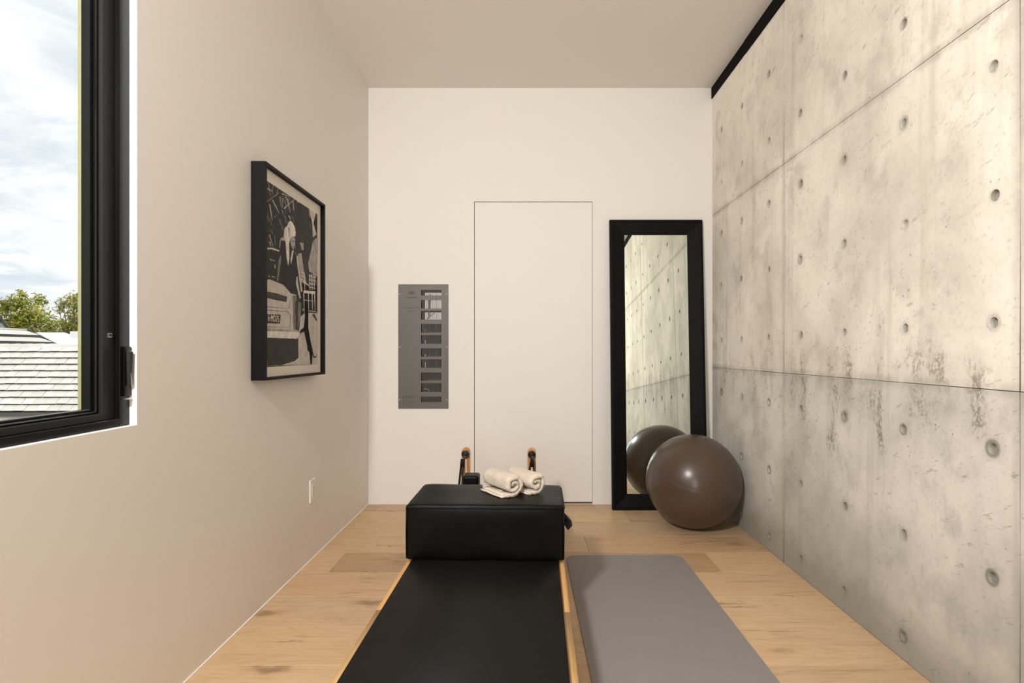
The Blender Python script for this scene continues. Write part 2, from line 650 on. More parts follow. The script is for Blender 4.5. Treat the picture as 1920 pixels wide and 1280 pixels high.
# rear wall behind the camera, charcoal
m_rear = paint('charcoal_paint', (.09, .085, .08))
GX0, GX1, GZ1 = -1.06, -.26, 2.42
bm = bmesh.new()
for a, b, c, d in panels_with_holes([XL - .17, XR + .2], [-.25, H + .2], [(GX0, GX1, 0.0, GZ1)]):
    box(bm, a, b, YR - .15, YR, c, d)
struct('wall_rear', bm, m_rear)
d2 = root_struct('added_door', ((GX0 + GX1) / 2, YR - .07, 0))  # glazed door added out of view for the fill light
bm = bmesh.new()
for a, b, c, d in panels_with_holes([GX0 + .001, GX1 - .001], [.002, GZ1 - .002], [(GX0 + .05, GX1 - .05, .07, GZ1 - .06)]):
    box(bm, a, b, YR - .09, YR - .05, c, d)
fr = struct('added_door_frame', bm, m_black_metal, d2)
bm = bmesh.new()
box(bm, GX0 + .048, GX1 - .048, YR - .074, YR - .066, .068, GZ1 - .058)
struct('pane', bm, m_glass, fr)

# right wall: cast concrete panels with tie holes
bm = bmesh.new()
box(bm, XR + .0215, XR + .2, YR - .15, YB + .1, -.25, H + .2)
wall_right = struct('wall_right', bm, m_conc_joint)
HY = [-3.9, -3.5, -3.1, -2.75, -2.35, -2.05, -1.72, -1.42, -1.07, -.72, -.38, -.04, .28, .60, .90, 1.20, 1.557, 1.924, 2.284, 2.647, 2.995, 3.372, 3.722]
HZ = [.084, .444, .807, 1.163, 1.526, 1.885, 2.234, 2.59]
PY = [YR, -2.574, -1.225, .124, 1.473, 2.822, YB]
PZ = [0, .973, 2.045, 2.878]
NS = 16


def sq(s, k):
    """k-th of 16 points round a square of half-side s"""
    side, t = divmod(k, 4)
    t = -1 + t * .5
    u, v = ((t, -1), (1, t), (-t, 1), (-1, -t))[side]
    return u * s, v * s


def ci(r, k):
    u, v = sq(1, k)
    l = math.hypot(u, v)
    return u / l * r, v / l * r


hr = random.Random(3)
for ya, yb in zip(PY, PY[1:]):
    for za, zb in zip(PZ, PZ[1:]):
        bm = bmesh.new()
        lay = bm.verts.layers.float.new('halo')
        g = .0003
        y0, y1, z0, z1 = ya + .0009, yb - .0009, za + g, zb - g
        if za == 0:
            z0 = 0
        X = XR + hr.uniform(0, .0012)
        s = .046
        hs = []
        for hy in HY:
            for hz in HZ:
                if y0 + s < hy < y1 - s and z0 + s < hz < z1 - s:
                    hs.append((hy, hz))
        us = sorted({h[0] for h in hs})
        vs = sorted({h[1] for h in hs})
        holes = [(u - s, u + s, v - s, v + s) for u in us for v in vs]
        # perimeter chamfer
        e = .0009
        for a, b, c, d in panels_with_holes([y0 + e, y1 - e], [z0 + e, z1 - e], holes):
            bm.faces.new([bm.verts.new((X, p, q)) for p, q in ((a, c), (a, d), (b, d), (b, c))])
        for (p0, p1, q0, q1) in ((((y0 + e, z0 + e), (y1 - e, z0 + e), (y1, z0), (y0, z0))), (((y0 + e, z1 - e), (y1 - e, z1 - e), (y1, z1), (y0, z1))),
                                 (((y0 + e, z0 + e), (y0 + e, z1 - e), (y0, z1), (y0, z0))), (((y1 - e, z0 + e), (y1 - e, z1 - e), (y1, z1), (y1, z0)))):
            bm.faces.new([bm.verts.new((X, *p0)), bm.verts.new((X, *p1)), bm.verts.new((X + .004, *q1)), bm.verts.new((X + .004, *q0))])
            bm.faces.new([bm.verts.new((X + .004, *q0)), bm.verts.new((X + .004, *q1)), bm.verts.new((X + .0205, *q1)), bm.verts.new((X + .0205, *q0))])
        for (u, v) in hs:
            jy, jz = hr.uniform(-.006, .006), hr.uniform(-.006, .006)
            st = hr.choice((.25, .45, .7, 1.0)) * (1.25 if v < 1.0 else .8)
            rad = hr.uniform(.021, .032)
            rr = hr.uniform(.0135, .0165)
            prof = [(rad, 0, st * .12), (rr + .0045, 0, st * .75), (rr + .001, 0, st * .55), (rr, .002, .6), (rr - .002, .009, .7), (rr - .003, .0155, .95), (rr * .6, .0175, .85)]
            prev = [bm.verts.new((X, u + sq(s, k)[0], v + sq(s, k)[1])) for k in range(NS)]
            for r, dx, hal in prof:
                ring = []
                for k in range(NS):
                    a, b = ci(r, k)
                    w = bm.verts.new((X + dx, u + jy + a, v + jz + b * 1.06))
                    w[lay] = hal
                    ring.append(w)
                for k in range(NS):
                    f = bm.faces.new((prev[k], prev[(k + 1) % NS], ring[(k + 1) % NS], ring[k]))
                    f.smooth = dx > .001
                prev = ring
            bm.faces.new(prev)
        bmesh.ops.remove_doubles(bm, verts=bm.verts[:], dist=1e-6)
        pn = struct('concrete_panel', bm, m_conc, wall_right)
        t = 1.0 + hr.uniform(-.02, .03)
        pn.color = (t, t * .997, t * .99, 1) if za > .5 else (t * .84, t * .85, t * .86, 1)  # bottom row: greyer worn concrete plus weaker light put into the tone

# black shadow trim at the head of the concrete
tr = root_struct('trim_1', (XR, 1, 2.914))
for i, (a, b) in enumerate(((YR, .9), (.9, 3.31), (3.31, YB))):
    bm = bmesh.new()
    box(bm, XR - .006 - .002 * (i % 2), XR + .0074, a + .0006, b - .0006, 2.877 - .003 * (i == 1), H)
    struct('trim_board', bm, m_trim, tr)
bm = bmesh.new()
box(bm, XL, XL + .003, YR, YB, 0, .0045)
struct('baseboard_left', bm, m_white)

# ------------------------------------------------------------------ window 1
win = root_struct('window_1', (-1.2, WY1, WZ0))


def ring(name, y0, y1, z0, z1, wn, wf, wb, wt, x0, x1, mat, parent, bev=.0015):
    bm = bmesh.new()
    # four mitred bars
    o_ = [(y0, z0), (y1, z0), (y1, z1), (y0, z1)]
    i_ = [(y0 + wn, z0 + wb), (y1 - wf, z0 + wb), (y1 - wf, z1 - wt), (y0 + wn, z1 - wt)]
    A = [[bm.verts.new((x, *p)) for p in o_] for x in (x0, x1)]
    B = [[bm.verts.new((x, *p)) for p in i_] for x in (x0, x1)]
    for k in range(4):
        j = (k + 1) % 4
        bm.faces.new((A[1][k], A[1][j], B[1][j], B[1][k]))
        bm.faces.new((A[0][j], A[0][k], B[0][k], B[0][j]))
        bm.faces.new((B[0][k], B[0][j], B[1][j], B[1][k]))
        bm.faces.new((A[0][k], A[0][j], A[1][j], A[1][k]))
    bmesh.ops.recalc_face_normals(bm, faces=bm.faces[:])
    if bev:
        bevel(bm, bev, 1)
    return struct(name, bm, mat, parent)


YM = .59
fr = ring('window_frame', WY0 + .0005, WY1 - .0005, WZ0 + .0005, WZ1 - .0005, .038, .038, .022, .03, -1.2095, -1.135, m_black_metal, win)
bm = bmesh.new()
box(bm, -1.2095, -1.135, YM - .02, YM + .02, WZ0 + .0225, WZ1 - .0305)
struct('mullion', bm, m_black_metal, win)
for a, b in ((WY0 + .0385, YM - .0205), (YM + .0205, WY1 - .0385)):
    sa = ring('sash', a, b, WZ0 + .0225, WZ1 - .0305, .044, .044, .019, .044, -1.205, -1.150, m_sash_metal, win)
    ring('glazing_bead', a + .0442, b - .0442, WZ0 + .0417, WZ1 - .0747, .010, .010, .007, .010, -1.196, -1.160, m_gloss_metal, sa, .0025)
    ring('bead_lip', a + .0544, b - .0544, WZ0 + .0489, WZ1 - .0849, .010, .010, .006, .010, -1.192, -1.168, m_black_metal, sa, .001)
    bm = bmesh.new()
    box(bm, -1.190, -1.184, a + .06, b - .06, WZ0 + .0505, WZ1 - .088)
    struct('pane', bm, m_glass, sa)
# folded lock handle and keeper on the far side of the near sash
bm = bmesh.new()
box(bm, -1.1345, -1.128, 1.548, 1.572, .955, 1.095)
bevel(bm, .002, 1)
lk = struct('lock_handle', bm, m_black_metal, win)
bm = bmesh.new()
hull(bm, [(-1.128, 1.552, 1.085), (-1.128, 1.568, 1.085), (-1.128, 1.566, .985), (-1.128, 1.556, .985)],
     [(-1.118, 1.554, 1.080), (-1.118, 1.566, 1.080), (-1.121, 1.565, .990), (-1.121, 1.557, .990)])
bevel(bm, .002, 1)
struct('lever', bm, m_sash_metal, lk)
bm = bmesh.new()
hull(bm, [(-1.121, 1.558, 1.02), (-1.121, 1.561, 1.02), (-1.121, 1.567, .985), (-1.121, 1.561, .982)],
     [(-1.1195, 1.558, 1.02), (-1.1195, 1.561, 1.02), (-1.1195, 1.567, .985), (-1.1195, 1.561, .982)])
struct('lever_spring', bm, m_steel, lk)
bm = bmesh.new()
box(bm, -1.1345, -1.126, 1.548, 1.571, .945, .950)
struct('lock_base', bm, m_steel, lk)
bm = bmesh.new()
box(bm, -1.1497, -1.146, 1.510, 1.524, 1.120, 1.132)
bevel(bm, .001, 1)
kp = struct('keeper', bm, m_steel, win)
bm = bmesh.new()
box(bm, -1.1460, -1.1454, 1.5125, 1.5215, 1.1235, 1.1295)
struct('keeper_slot', bm, m_dark, kp)

# ------------------------------------------------------------------ pilates reformer
RT = R(-1.39)
Y0R = .95
reformer = thing('pilates_reformer', 'low wooden pilates reformer with a long black padded carriage in the middle of the floor', 'exercise machine',
                 (-.2185 + .0243 * Y0R, Y0R, 0), (0, 0, RT))
LR = 2.36
for sx_ in (-1, 1):
    for a, b, mt in ((0.0, .876, m_maple), (.8762, LR, m_maple_dark)):
        bm = bmesh.new()
        x0, x1 = sorted((sx_ * .2885, sx_ * .3225))
        box(bm, x0, x1, a, b, .075, .2195)
        bevel(bm, .004, 2)
        smooth(bm)
        obj('side_rail', bm, mt, reformer, local=True)
for a in (0.0, LR - .034):
    bm = bmesh.new()
    box(bm, -.288, .288, a, a + .034, .08, .165)
    bevel(bm, .004, 2)
    obj('end_rail', bm, m_maple, reformer, local=True)
for sx_ in (-1, 1):
    for yy in (.10, LR - .10):
        bm = bmesh.new()
        hull(bm, [(sx_ * .305 + u * .014, yy + v * .03, 0) for u, v in ((-1, -1), (1, -1), (1, 1), (-1, 1))],
             [(sx_ * .305 + u * .016, yy + v * .045, .076) for u, v in ((-1, -1), (1, -1), (1, 1), (-1, 1))])
        bevel(bm, .003, 1)
        obj('foot', bm, m_maple_dark, reformer, local=True)
bm = bmesh.new()
box(bm, -.284, .284, .06, 1.98, .170, .2155)
obj('carriage_board', bm, m_maple_dark, reformer, local=True)
bm = bmesh.new()
box(bm, -.299, .299, .035, 2.02, .2200, .2335)
bevel(bm, .005, 3)
smooth(bm, 60)
obj('carriage_pad', bm, m_pad, reformer, local=True)
# folded foot bar lying outside the rails at the near end
bm = bmesh.new()
tube(bm, [(-.337, .505, .10), (-.337, .44, .108), (-.337, .10, .118), (-.337, -.06, .122), (-.32, -.085, .122), (.32, -.085, .122), (.337, -.06, .122),
          (.337, .10, .118), (.337, .44, .108), (.337, .505, .10)], .0085, 10)
obj('foot_bar', bm, m_steel, reformer, local=True)
for sx_ in (-1, 1):
    bm = bmesh.new()
    x0, x1 = sorted((sx_ * .3227, sx_ * .329))
    box(bm, x0, x1, .47, .53, .08, .125)
    bevel(bm, .002, 1)
    obj('hinge_plate', bm, m_steel, reformer, local=True)
# shoulder rests behind the box
for sx_ in (-1, 1):
    bm = bmesh.new()
    box(bm, sx_ * .131 - .041, sx_ * .131 + .041, 1.86, 1.955, .262, .445)
    bmesh.ops.subdivide_edges(bm, edges=bm.edges[:], cuts=2, use_grid_fill=True)
    bevel(bm, .012, 4, 60)
    smooth(bm, 60)
    sr = obj('shoulder_rest', bm, m_vinyl, reformer, local=True)
    bm = bmesh.new()
    box(bm, sx_ * .131 - .014, sx_ * .131 + .014, 1.895, 1.92, .2335, .27)
    obj('rest_post', bm, m_steel, sr, local=True)
# pulley risers
for cx, mt in ((-.208, m_riser), (.178, m_riser_pale)):
    yr = 2.255
    w = .025
    bm = bmesh.new()
    for a, b in ((-w, -.0045), (.0045, w)):
        box(bm, cx + a, cx + b, yr, yr + .026, .16, .4551)
    prof = [(cx - w, .455)] + [(cx - w * math.cos(t), .495 + w * math.sin(t)) for t in [math.pi * i / 12 for i in range(13)]] + [(cx + w, .455)]
    hull(bm, [(x, yr, z) for x, z in prof], [(x, yr + .026, z) for x, z in prof])
    box(bm, cx - .0045, cx + .0045, yr, yr + .026, .16, .20)
    rs = obj('riser', bm, mt, reformer, local=True)
    bm = bmesh.new()
    lathe(bm, [(.004, -.030), (.007, -.0295), (.008, -.024), (.013, -.0235), (.0145, -.026), (.020, -.0255), (.0222, -.022), (.0222, -.015), (.018, -.012), (.0205, -.007), (.0205, -.002), (.012, -.0005)], 28, 'y', (cx, yr, .487))
    pu = obj('pulley', bm, plain('gunmetal', (.055, .052, .048), .32, .85, .5, .2, 40) if cx < 0 else bpy.data.materials['gunmetal'], rs, local=True)
    bm = bmesh.new()
    lathe(bm, [(.0075, -.0345), (.009, -.033), (.009, -.0305), (.003, -.030)], 6, 'y', (cx, yr, .487))
    obj('axle_bolt', bm, m_sash_metal, rs, local=True)
    # cord clip and the two straps running down behind the box
    lean = -.012 if cx < 0 else .004
    bm = bmesh.new()
    hull(bm, [(cx + lean + u * .012, yr - .034 + v * .008, .462) for u, v in ((-1, -1), (1, -1), (1, 1), (-1, 1))],
         [(cx + lean * 1.3 + u * .009, yr - .036 + v * .006, .418) for u, v in ((-1, -1), (1, -1), (1, 1), (-1, 1))])
    bevel(bm, .004, 2)
    smooth(bm, 60)
    obj('cord_clip', bm, m_strap, reformer, local=True)
    ends = ((-.040, -.030, .24), (-.022, -.05, .24)) if cx < 0 else ((-.045, -.04, .24), (.022, -.05, .24))
    for i, (dx, dy, ez) in enumerate(ends):
        bm = bmesh.new()
        p0 = Vector((cx + lean + (-.007, .007)[i], yr - .035, .452))
        p1 = Vector((cx + dx, yr + dy - .02, ez))
        pts = [p0.lerp(p1, t) + Vector((0, 0, -.006 * math.sin(t * math.pi))) for t in [j / 8 for j in range(9)]]
        band(bm, pts, (.0125, .0075)[i], .004, (1, 0, 0))
        obj('strap', bm, m_strap, reformer, local=True)

# ------------------------------------------------------------------ box on the carriage
BXW, BXH, BXD = .3215, .226, .357
BASE = .2337
yb0 = 2.227
bxo = thing('exercise_box', 'large black vinyl upholstered box standing across the reformer carriage', 'exercise box', (-.2185 + .0243 * yb0, yb0, BASE), (0, 0, RT))
bm = bmesh.new()
box(bm, -BXW, BXW, 0, BXD, 0, BXH)
bmesh.ops.subdivide_edges(bm, edges=bm.edges[:], cuts=13, use_grid_fill=True)
for v in bm.verts:
    c = v.co
    fx, fy, fz = abs(c.x) / BXW, abs(c.y - BXD / 2) / (BXD / 2), abs(c.z - BXH / 2) / (BXH / 2)
    nz = noise.noise(c * 6) * .004
    if fy > .999 and c.y < .01:
        k = (1 - fx ** 4) * (1 - fz ** 4)
        c.y -= .006 * k + nz * k
        # pulled folds along the lower edge
        low = max(0, 1 - c.z / .06)
        c.y += .004 * low * math.sin(c.x * 24 + 1) * (1 - fx ** 6) * fz
    if fx > .999:
        c.x += math.copysign(.005 * (1 - fy ** 4) * (1 - fz ** 4), c.x)
    if fz > .999 and c.z > .1:
        c.z += .003 * (1 - fx ** 4) * (1 - fy ** 4) + nz * .6
    if c.z > BXH - .02:
        c.z -= .004 * max(0, fx - .9) * 10 * max(0, fy - .8) * 5
bevel(bm, .011, 4, 50)
smooth(bm, 50)
obj('box_cover', bm, m_vinyl, bxo, local=True)
# sewn piping round the top
bm = bmesh.new()
q = .0045
loop = []
cr = .014
for (sx_, yy, a0) in ((1, BXD + .001, 0), (-1, BXD + .001, 90), (-1, -.002, 180), (1, -.002, 270)):
    cx = sx_ * (BXW + .001 - cr)
    cy = yy - cr if yy > .1 else yy + cr
    for t in range(0, 91, 30):
        loop.append((cx + cr * math.cos(R(a0 + t)), cy + cr * math.sin(R(a0 + t)), BXH - .013))
loop.append(loop[0])
tube(bm, loop, .0032, 8, caps=False)
obj('piping', bm, m_vinyl, bxo, local=True)
for sx_ in (-1, 1):
    bm = bmesh.new()
    tube(bm, [(sx_ * (BXW - .002), .002, .008), (sx_ * (BXW - .001), .001, BXH / 2), (sx_ * (BXW - .002), .002, BXH - .015)], .003, 8)
    obj('piping', bm, m_vinyl, bxo, local=True)
# webbing carry handle on the right end
bm = bmesh.new()
for poly in ([(-.003, .181), (.0345, .140), (.0362, .130), (.016, .1445), (-.003, .170)],
             [(-.003, .153), (.016, .1440), (.0362, .1295), (.0195, .111), (.0155, .112), (-.003, .143)]):
    hull(bm, [(BXW + x, .052, z) for x, z in poly], [(BXW + x, .086, z) for x, z in poly])
bevel(bm, .0012, 1)
obj('carry_strap', bm, m_strap, bxo, local=True)


# ------------------------------------------------------------------ rolled towels
def towel_mat():
    m, n = new_mat('cream_terry')
    p = n.obj()
    f = n.noise(p, 16, 4)
    loops = n.noise(p, 420, 3, .7)
    c = n.mix(f, (.60, .505, .405), (.72, .625, .52))
    c = n.mix(n.m('MULTIPLY', n.step(loops, .5, .8), .18), c, (.48, .39, .30))
    h = n.m('ADD', n.m('MULTIPLY', loops, .6), n.m('MULTIPLY', n.noise(p, 90, 3), .7))
    b = n.bsdf(c, .95, n.bump(h, .55, .004), 0, .1)
    b.node.inputs['Sheen Weight'].default_value = .25
    n.out(b)
    return m


m_towel = towel_mat()
m_hem = plain('towel_hem', (.74, .65, .56), .85, 0, .15, .05, 30, .3, 700)


def towel(label, front, back, radius, seed, wind, tail, flap):
    """rolled terry towel; front/back are the roll's end centres on the box top (world x,y)"""
    zt = BASE + BXH + .003
    f, b = Vector((*front, 0)), Vector((*back, 0))
    ax = (b - f)
    L = ax.length
    t = thing('rolled_towel', label, 'towel', ((f.x + b.x) / 2, (f.y + b.y) / 2, zt), (0, 0, math.atan2(ax.y, ax.x) - math.pi / 2), 'rolled towels on the box')
    # local: y along the roll (front at -L/2), x to the right seen from the front, z up
    rnd = random.Random(seed)
    th = .0185
    turns = 1.75
    N = 120
    pitch = th * 1.16
    a_end = R(-100)                        # where the sheet leaves the roll at the bottom
    outer, inner = [], []
    rr = radius - th
    for i in range(N + 1):
        s_ = i / N
        ang = a_end + wind * turns * 2 * math.pi * s_
        r = max(.004, rr - pitch * turns * s_) if s_ < 1 else .004
        wob = 1 + .05 * math.sin(3 * ang + seed) + .03 * math.sin(5 * ang + 2 * seed)
        r *= wob
        o_ = r + th * (1 if s_ < .97 else .6)
        outer.append((o_ * math.cos(ang), o_ * math.sin(ang) * .93))
        inner.append((r * math.cos(ang), r * math.sin(ang) * .93))
    # flat tail under the roll
    zb = -radius * .93
    tl = []
    for j in range(1, 7):
        u = j / 6
        tl.append((-wind * tail * u + outer[0][0], zb + .0005 + .003 * math.sin(u * 3)))
    sec_out = [(x, max(z, zb)) for x, z in outer]
    sec_in = inner
    loop2 = [(x, z) for x, z in tl[::-1]] + sec_out + sec_in[::-1] + [(x, z + th * .75) for x, z in tl]
    M = 26
    bm = bmesh.new()
    rings = []
    for j in range(M + 1):
        v = j / M
        yy = -L / 2 + L * v
        edge = min(1, min(v, 1 - v) * 14)
        sh = .90 + .10 * math.sqrt(edge)
        ring_ = []
        for i, (x, z) in enumerate(loop2):
            p = Vector((x * sh, yy, (z - zb) * sh + zb))
            nn = noise.noise_vector(Vector((p.x * 28 + seed, yy * 22, p.z * 28)))
            p += nn * .0042
            n2 = noise.noise(Vector((p.x * 110, yy * 110, p.z * 110 + seed)))
            p += Vector((x, 0, z)).normalized() * n2 * .0013
            # layers pushed in and out at the ends
            if v in (0, 1) or v < .05:
                p.y += noise.noise(Vector((x * 50, z * 50, seed))) * .006
            p.z = max(p.z, zb)
            ring_.append(bm.verts.new(p + Vector((0, 0, -zb))))
        rings.append(ring_)
    K = len(loop2)
    for a, c in zip(rings, rings[1:]):
        for k in range(K):
            bm.faces.new((a[k], a[(k + 1) % K], c[(k + 1) % K], c[k]))
    # end faces: quads between outer and inner edge of the sheet
    T = len(tl)
    for rg in (rings[0], rings[-1]):
        for k in range(T + N):
            k2 = K - 1 - k
            if k2 - 1 > k + 1:
                try:
                    bm.faces.new((rg[k], rg[k + 1], rg[k2 - 1], rg[k2]))
                except ValueError:
                    pass
    smooth(bm, 75)
    obj('roll', bm, m_towel, t, local=True)
    if flap:
        for i, (dx, zz, w, y0, y1) in enumerate(flap):
            bm = bmesh.new()
            ys = [y0 + (y1 - y0) * j / 8 for j in range(9)]
            rings = []
            hh = .0042
            for yy in ys:
                prof = []
                for q_ in range(7):
                    a = math.pi / 2 + math.pi * q_ / 6
                    prof.append((dx - w / 2 + hh * math.cos(a), zz + hh + hh * math.sin(a)))
                prof += [(dx + w / 2, zz), (dx + w / 2, zz + 2 * hh)]
                wv = .0012 * math.sin(yy * 60 + i)
                rings.append([bm.verts.new((x + wv, yy, max(.0002, z + wv * .3))) for x, z in prof])
            for a, c in zip(rings, rings[1:]):
                for k in range(len(a)):
                    bm.faces.new((a[k], a[(k + 1) % len(a)], c[(k + 1) % len(a)], c[k]))
            bm.faces.new(rings[0][::-1])
            bm.faces.new(rings[-1])
            smooth(bm, 50)
            obj('folded_hem', bm, m_hem, t, local=True)
    return t


towel('cream terry towel rolled up, nearer one on the black box, folded hem showing beneath it', (-.046, 2.345), (-.165, 2.51), .0545, 1, 1, .03,
      [(-.036, 0, .045, -.093, .075), (-.032, .0085, .04, -.088, .065)])
towel('cream terry towel rolled up, farther right one on the black box behind its twin', (.052, 2.39), (-.060, 2.55), .053, 5, 1, .035,
      [(-.030, 0, .03, -.085, .05)])

# ------------------------------------------------------------------ yoga mat
m_mat = None
m_, n = new_mat('grey_mat_rubber')
p = n.pos()
h = n.noise(p, 520, 2)
n.out(n.bsdf(n.mix(n.noise(p, 3, 4), (.225, .205, .196), (.25, .228, .217)), n.m('ADD', n.m('MULTIPLY', h, .1), .55), n.bump(h, .2, .001), 0, .35))
m_mat = m_
MXC, MYC, MW, ML = .522, 2.045, .3055, .865
ymat = thing('yoga_mat', 'thin grey yoga mat with rounded corners lying beside the reformer', 'mat', (MXC, MYC, 0), (0, 0, R(.25)))
bm = bmesh.new()
prof = []
cr = .055
for sx_, sy_, a0 in ((1, 1, 0), (-1, 1, 90), (-1, -1, 180), (1, -1, 270)):
    for t in range(0, 91, 10):
        prof.append((sx_ * (MW - cr) + cr * math.cos(R(a0 + t)), sy_ * (ML - cr) + cr * math.sin(R(a0 + t))))
hull(bm, [(x, y, .0003) for x, y in prof], [(x, y, .0055) for x, y in prof])
bevel(bm, .0012, 2)
obj('mat_sheet', bm, m_mat, ymat, local=True)

# ------------------------------------------------------------------ exercise ball
m_, n = new_mat('taupe_ball_vinyl')
p = n.obj()
f = n.noise(p, 3.5, 4)
n.out(n.bsdf(n.mix(f, (.068, .043, .030), (.084, .055, .040)), n.m('ADD', n.m('MULTIPLY', n.noise(p, 8, 4), .06), .26), n.bump(n.noise(p, 240, 2), .03, .001), 0, .5))
m_ball = m_
BR = .285
ball = thing('exercise_ball', 'shiny taupe brown exercise ball on the floor between tall mirror and concrete wall', 'ball', (1.036, 3.395, 0))
bm = bmesh.new()
NU, seg = 96, 96
lat_list = [-90 + 180 * i / NU for i in range(NU + 1)]
lat_list = sorted(set(lat_list + [x0 + d for x0 in (0, 52, -52) for d in (-1.6, -1.1, -.8, -.5, 0, .5, .8, 1.1, 1.6)]))
M3 = (Matrix.Rotation(R(14), 3, 'Y') @ Matrix.Rotation(R(4), 3, 'X'))
rings = []
for la in lat_list[1:-1]:
    r = BR
    for x0, hgt in ((0, .0006), (52, .0004), (-52, .0004)):
        d = abs(la - x0)
        if .45 < d < 1.2:
            r += hgt
        elif d < .3:
            r -= hgt * .6
    rings.append([bm.verts.new(M3 @ Vector((r * math.cos(R(la)) * math.cos(2 * math.pi * k / seg), r * math.cos(R(la)) * math.sin(2 * math.pi * k / seg), r * math.sin(R(la)))) + Vector((0, 0, BR))) for k in range(seg)])
for a, b in zip(rings, rings[1:]):
    for k in range(seg):
        bm.faces.new((a[k], a[(k + 1) % seg], b[(k + 1) % seg], b[k]))
for rg, sgn in ((rings[0], -1), (rings[-1], 1)):
    c = bm.verts.new(M3 @ Vector((0, 0, sgn * BR)) + Vector((0, 0, BR)))
    for k in range(seg):
        bm.faces.new((rg[k], rg[(k + 1) % seg], c))
for f in bm.faces:
    f.smooth = True
for v in bm.verts:
    v.co.z = max(v.co.z, .0015)
obj('ball_shell', bm, m_ball, ball, local=True)
bm = bmesh.new()
lathe(bm, [(.002, .004), (.010, .0035), (.012, .001), (.012, -.004)], 20)
dv = Vector((.75, .55, .35)).normalized()
bmesh.ops.transform(bm, matrix=Matrix.Translation(Vector((0, 0, BR)) + dv * BR) @ dv.to_track_quat('Z', 'Y').to_matrix().to_4x4(), verts=bm.verts[:])
obj('valve_plug', bm, plain('valve_grey', (.35, .33, .31), .5), ball, local=True)

# ------------------------------------------------------------------ leaning mirror
MH, MWD, MT = 2.013, .3265, .036
LEAN = R(-3.36)
mir = thing('floor_mirror', 'tall floor mirror in a wide black wooden frame leaning against the white wall', 'mirror', (.9205, 3.746, .0022), (LEAN, 0, 0))
m_, n = new_mat('black_stained_wood')
q = n.scale(n.obj(), (40, 40, 4))
g_ = n.noise(q, 1, 5, .65)
n.out(n.bsdf(n.mix(g_, (.002, .0018, .0018), (.0055, .005, .005)), n.m('ADD', n.m('MULTIPLY', g_, .2), .42), n.bump(g_, .12, .001), 0, .12))
m_bwood = m_
FW = .105
# bar profile across the width: (distance from outer edge, depth y)
fp = [(0, MT), (0, .003), (.003, 0), (.017, 0), (.020, .002), (FW - .004, .019), (FW, .0225), (FW, MT)]
corners = [(-MWD, 0), (MWD, 0), (MWD, MH), (-MWD, MH)]
for k in range(4):
    a, b = corners[k], corners[(k + 1) % 4]
    da = Vector((b[0] - a[0], b[1] - a[1])).normalized()
    inw = Vector((-da.y, da.x))
    bm = bmesh.new()
    lo, hi = [], []
    for w, d in fp:
        pa = Vector(a) + inw * w + da * (w + .0003)
        pb = Vector(b) + inw * w - da * (w + .0003)
        lo.append((pa.x, d, pa.y))
        hi.append((pb.x, d, pb.y))
    hull(bm, lo, hi)
    obj('frame_bar', bm, m_bwood, mir, local=True)
m_, n = new_mat('mirror_silver')
n.out(n.bsdf((.77, .825, .77), .012, None, 1.0))
bm = bmesh.new()
box(bm, -MWD + FW - .004, MWD - FW + .004, .0235, .030, FW - .004, MH - FW + .004)
mg = obj('mirror_glass', bm, m_, mir, local=True)

# ------------------------------------------------------------------ framed photograph on the left wall
PY0, PY1, PZ0, PZ1 = 2.228, 2.892, .964, 1.855
PXF = XL + .061
pic = thing('picture_frame', 'black box framed black and white photograph hanging on the left wall', 'picture', (XL, (PY0 + PY1) / 2, PZ0))
m_, n = new_mat('black_frame_wood')
g_ = n.noise(n.scale(n.obj(), (30, 30, 30)), 1, 5, .65)
n.out(n.bsdf(n.mix(g_, (.0025, .0025, .0028), (.0065, .0065, .0072)), .5, n.bump(g_, .08, .001), 0, .12))
m_fr = m_
fwid = .012
for (a, b, c, d) in ((PY0, PY0 + fwid, PZ0, PZ1), (PY1 - fwid, PY1, PZ0, PZ1), (PY0 + fwid, PY1 - fwid, PZ0, PZ0 + fwid), (PY0 + fwid, PY1 - fwid, PZ1 - fwid, PZ1)):
    bm = bmesh.new()
    box(bm, XL + .001, PXF, a + .0001, b - .0001, c + .0001, d - .0001)
    bevel(bm, .0012, 1)
    obj('frame_bar', bm, m_fr, pic)
PXP = -1.073
bm = bmesh.new()
box(bm, PXP - .004, PXP - .0012, PY0 + fwid, PY1 - fwid, PZ0 + fwid, PZ1 - fwid)
obj('mat_board', bm, plain('cream_mat_board', (.82, .77, .69), .9, 0, .2, .03, 20), pic)
TN = {'base': (.020, .018, .0165), 'black': (.010, .009, .009), 'dark': (.032, .029, .027), 'mid': (.20, .18, .165), 'grey': (.42, .385, .35), 'pale': (.62, .575, .525), 'lite': (.82, .77, .71)}


def print_mat(nm, col):
    m, n = new_mat('print_' + nm)
    p = n.obj()
    k = n.noise(p, 26, 5, .65)
    gr = n.noise(p, 160, 3)
    amt = .34 if nm in ('base', 'dark', 'mid', 'grey') else .18
    c = n.mix(n.step(k, .3, .7), tuple(v * (1 - amt) for v in col), tuple(v * (1 + amt) for v in col))
    c = n.mix(n.m('MULTIPLY', gr, .25), c, tuple(v * .7 for v in col))
    if nm == 'base':                     # leaves breaking up the dark planting
        lf = n.noise(n.scale(p, (1, 1, .6)), 46, 4, .6, 1.6)
        c = n.mix(n.m('MULTIPLY', n.step(lf, .56, .68), .55), c, (.15, .135, .12))
    n.out(n.bsdf(c, .6, None, 0, .06))
    return m


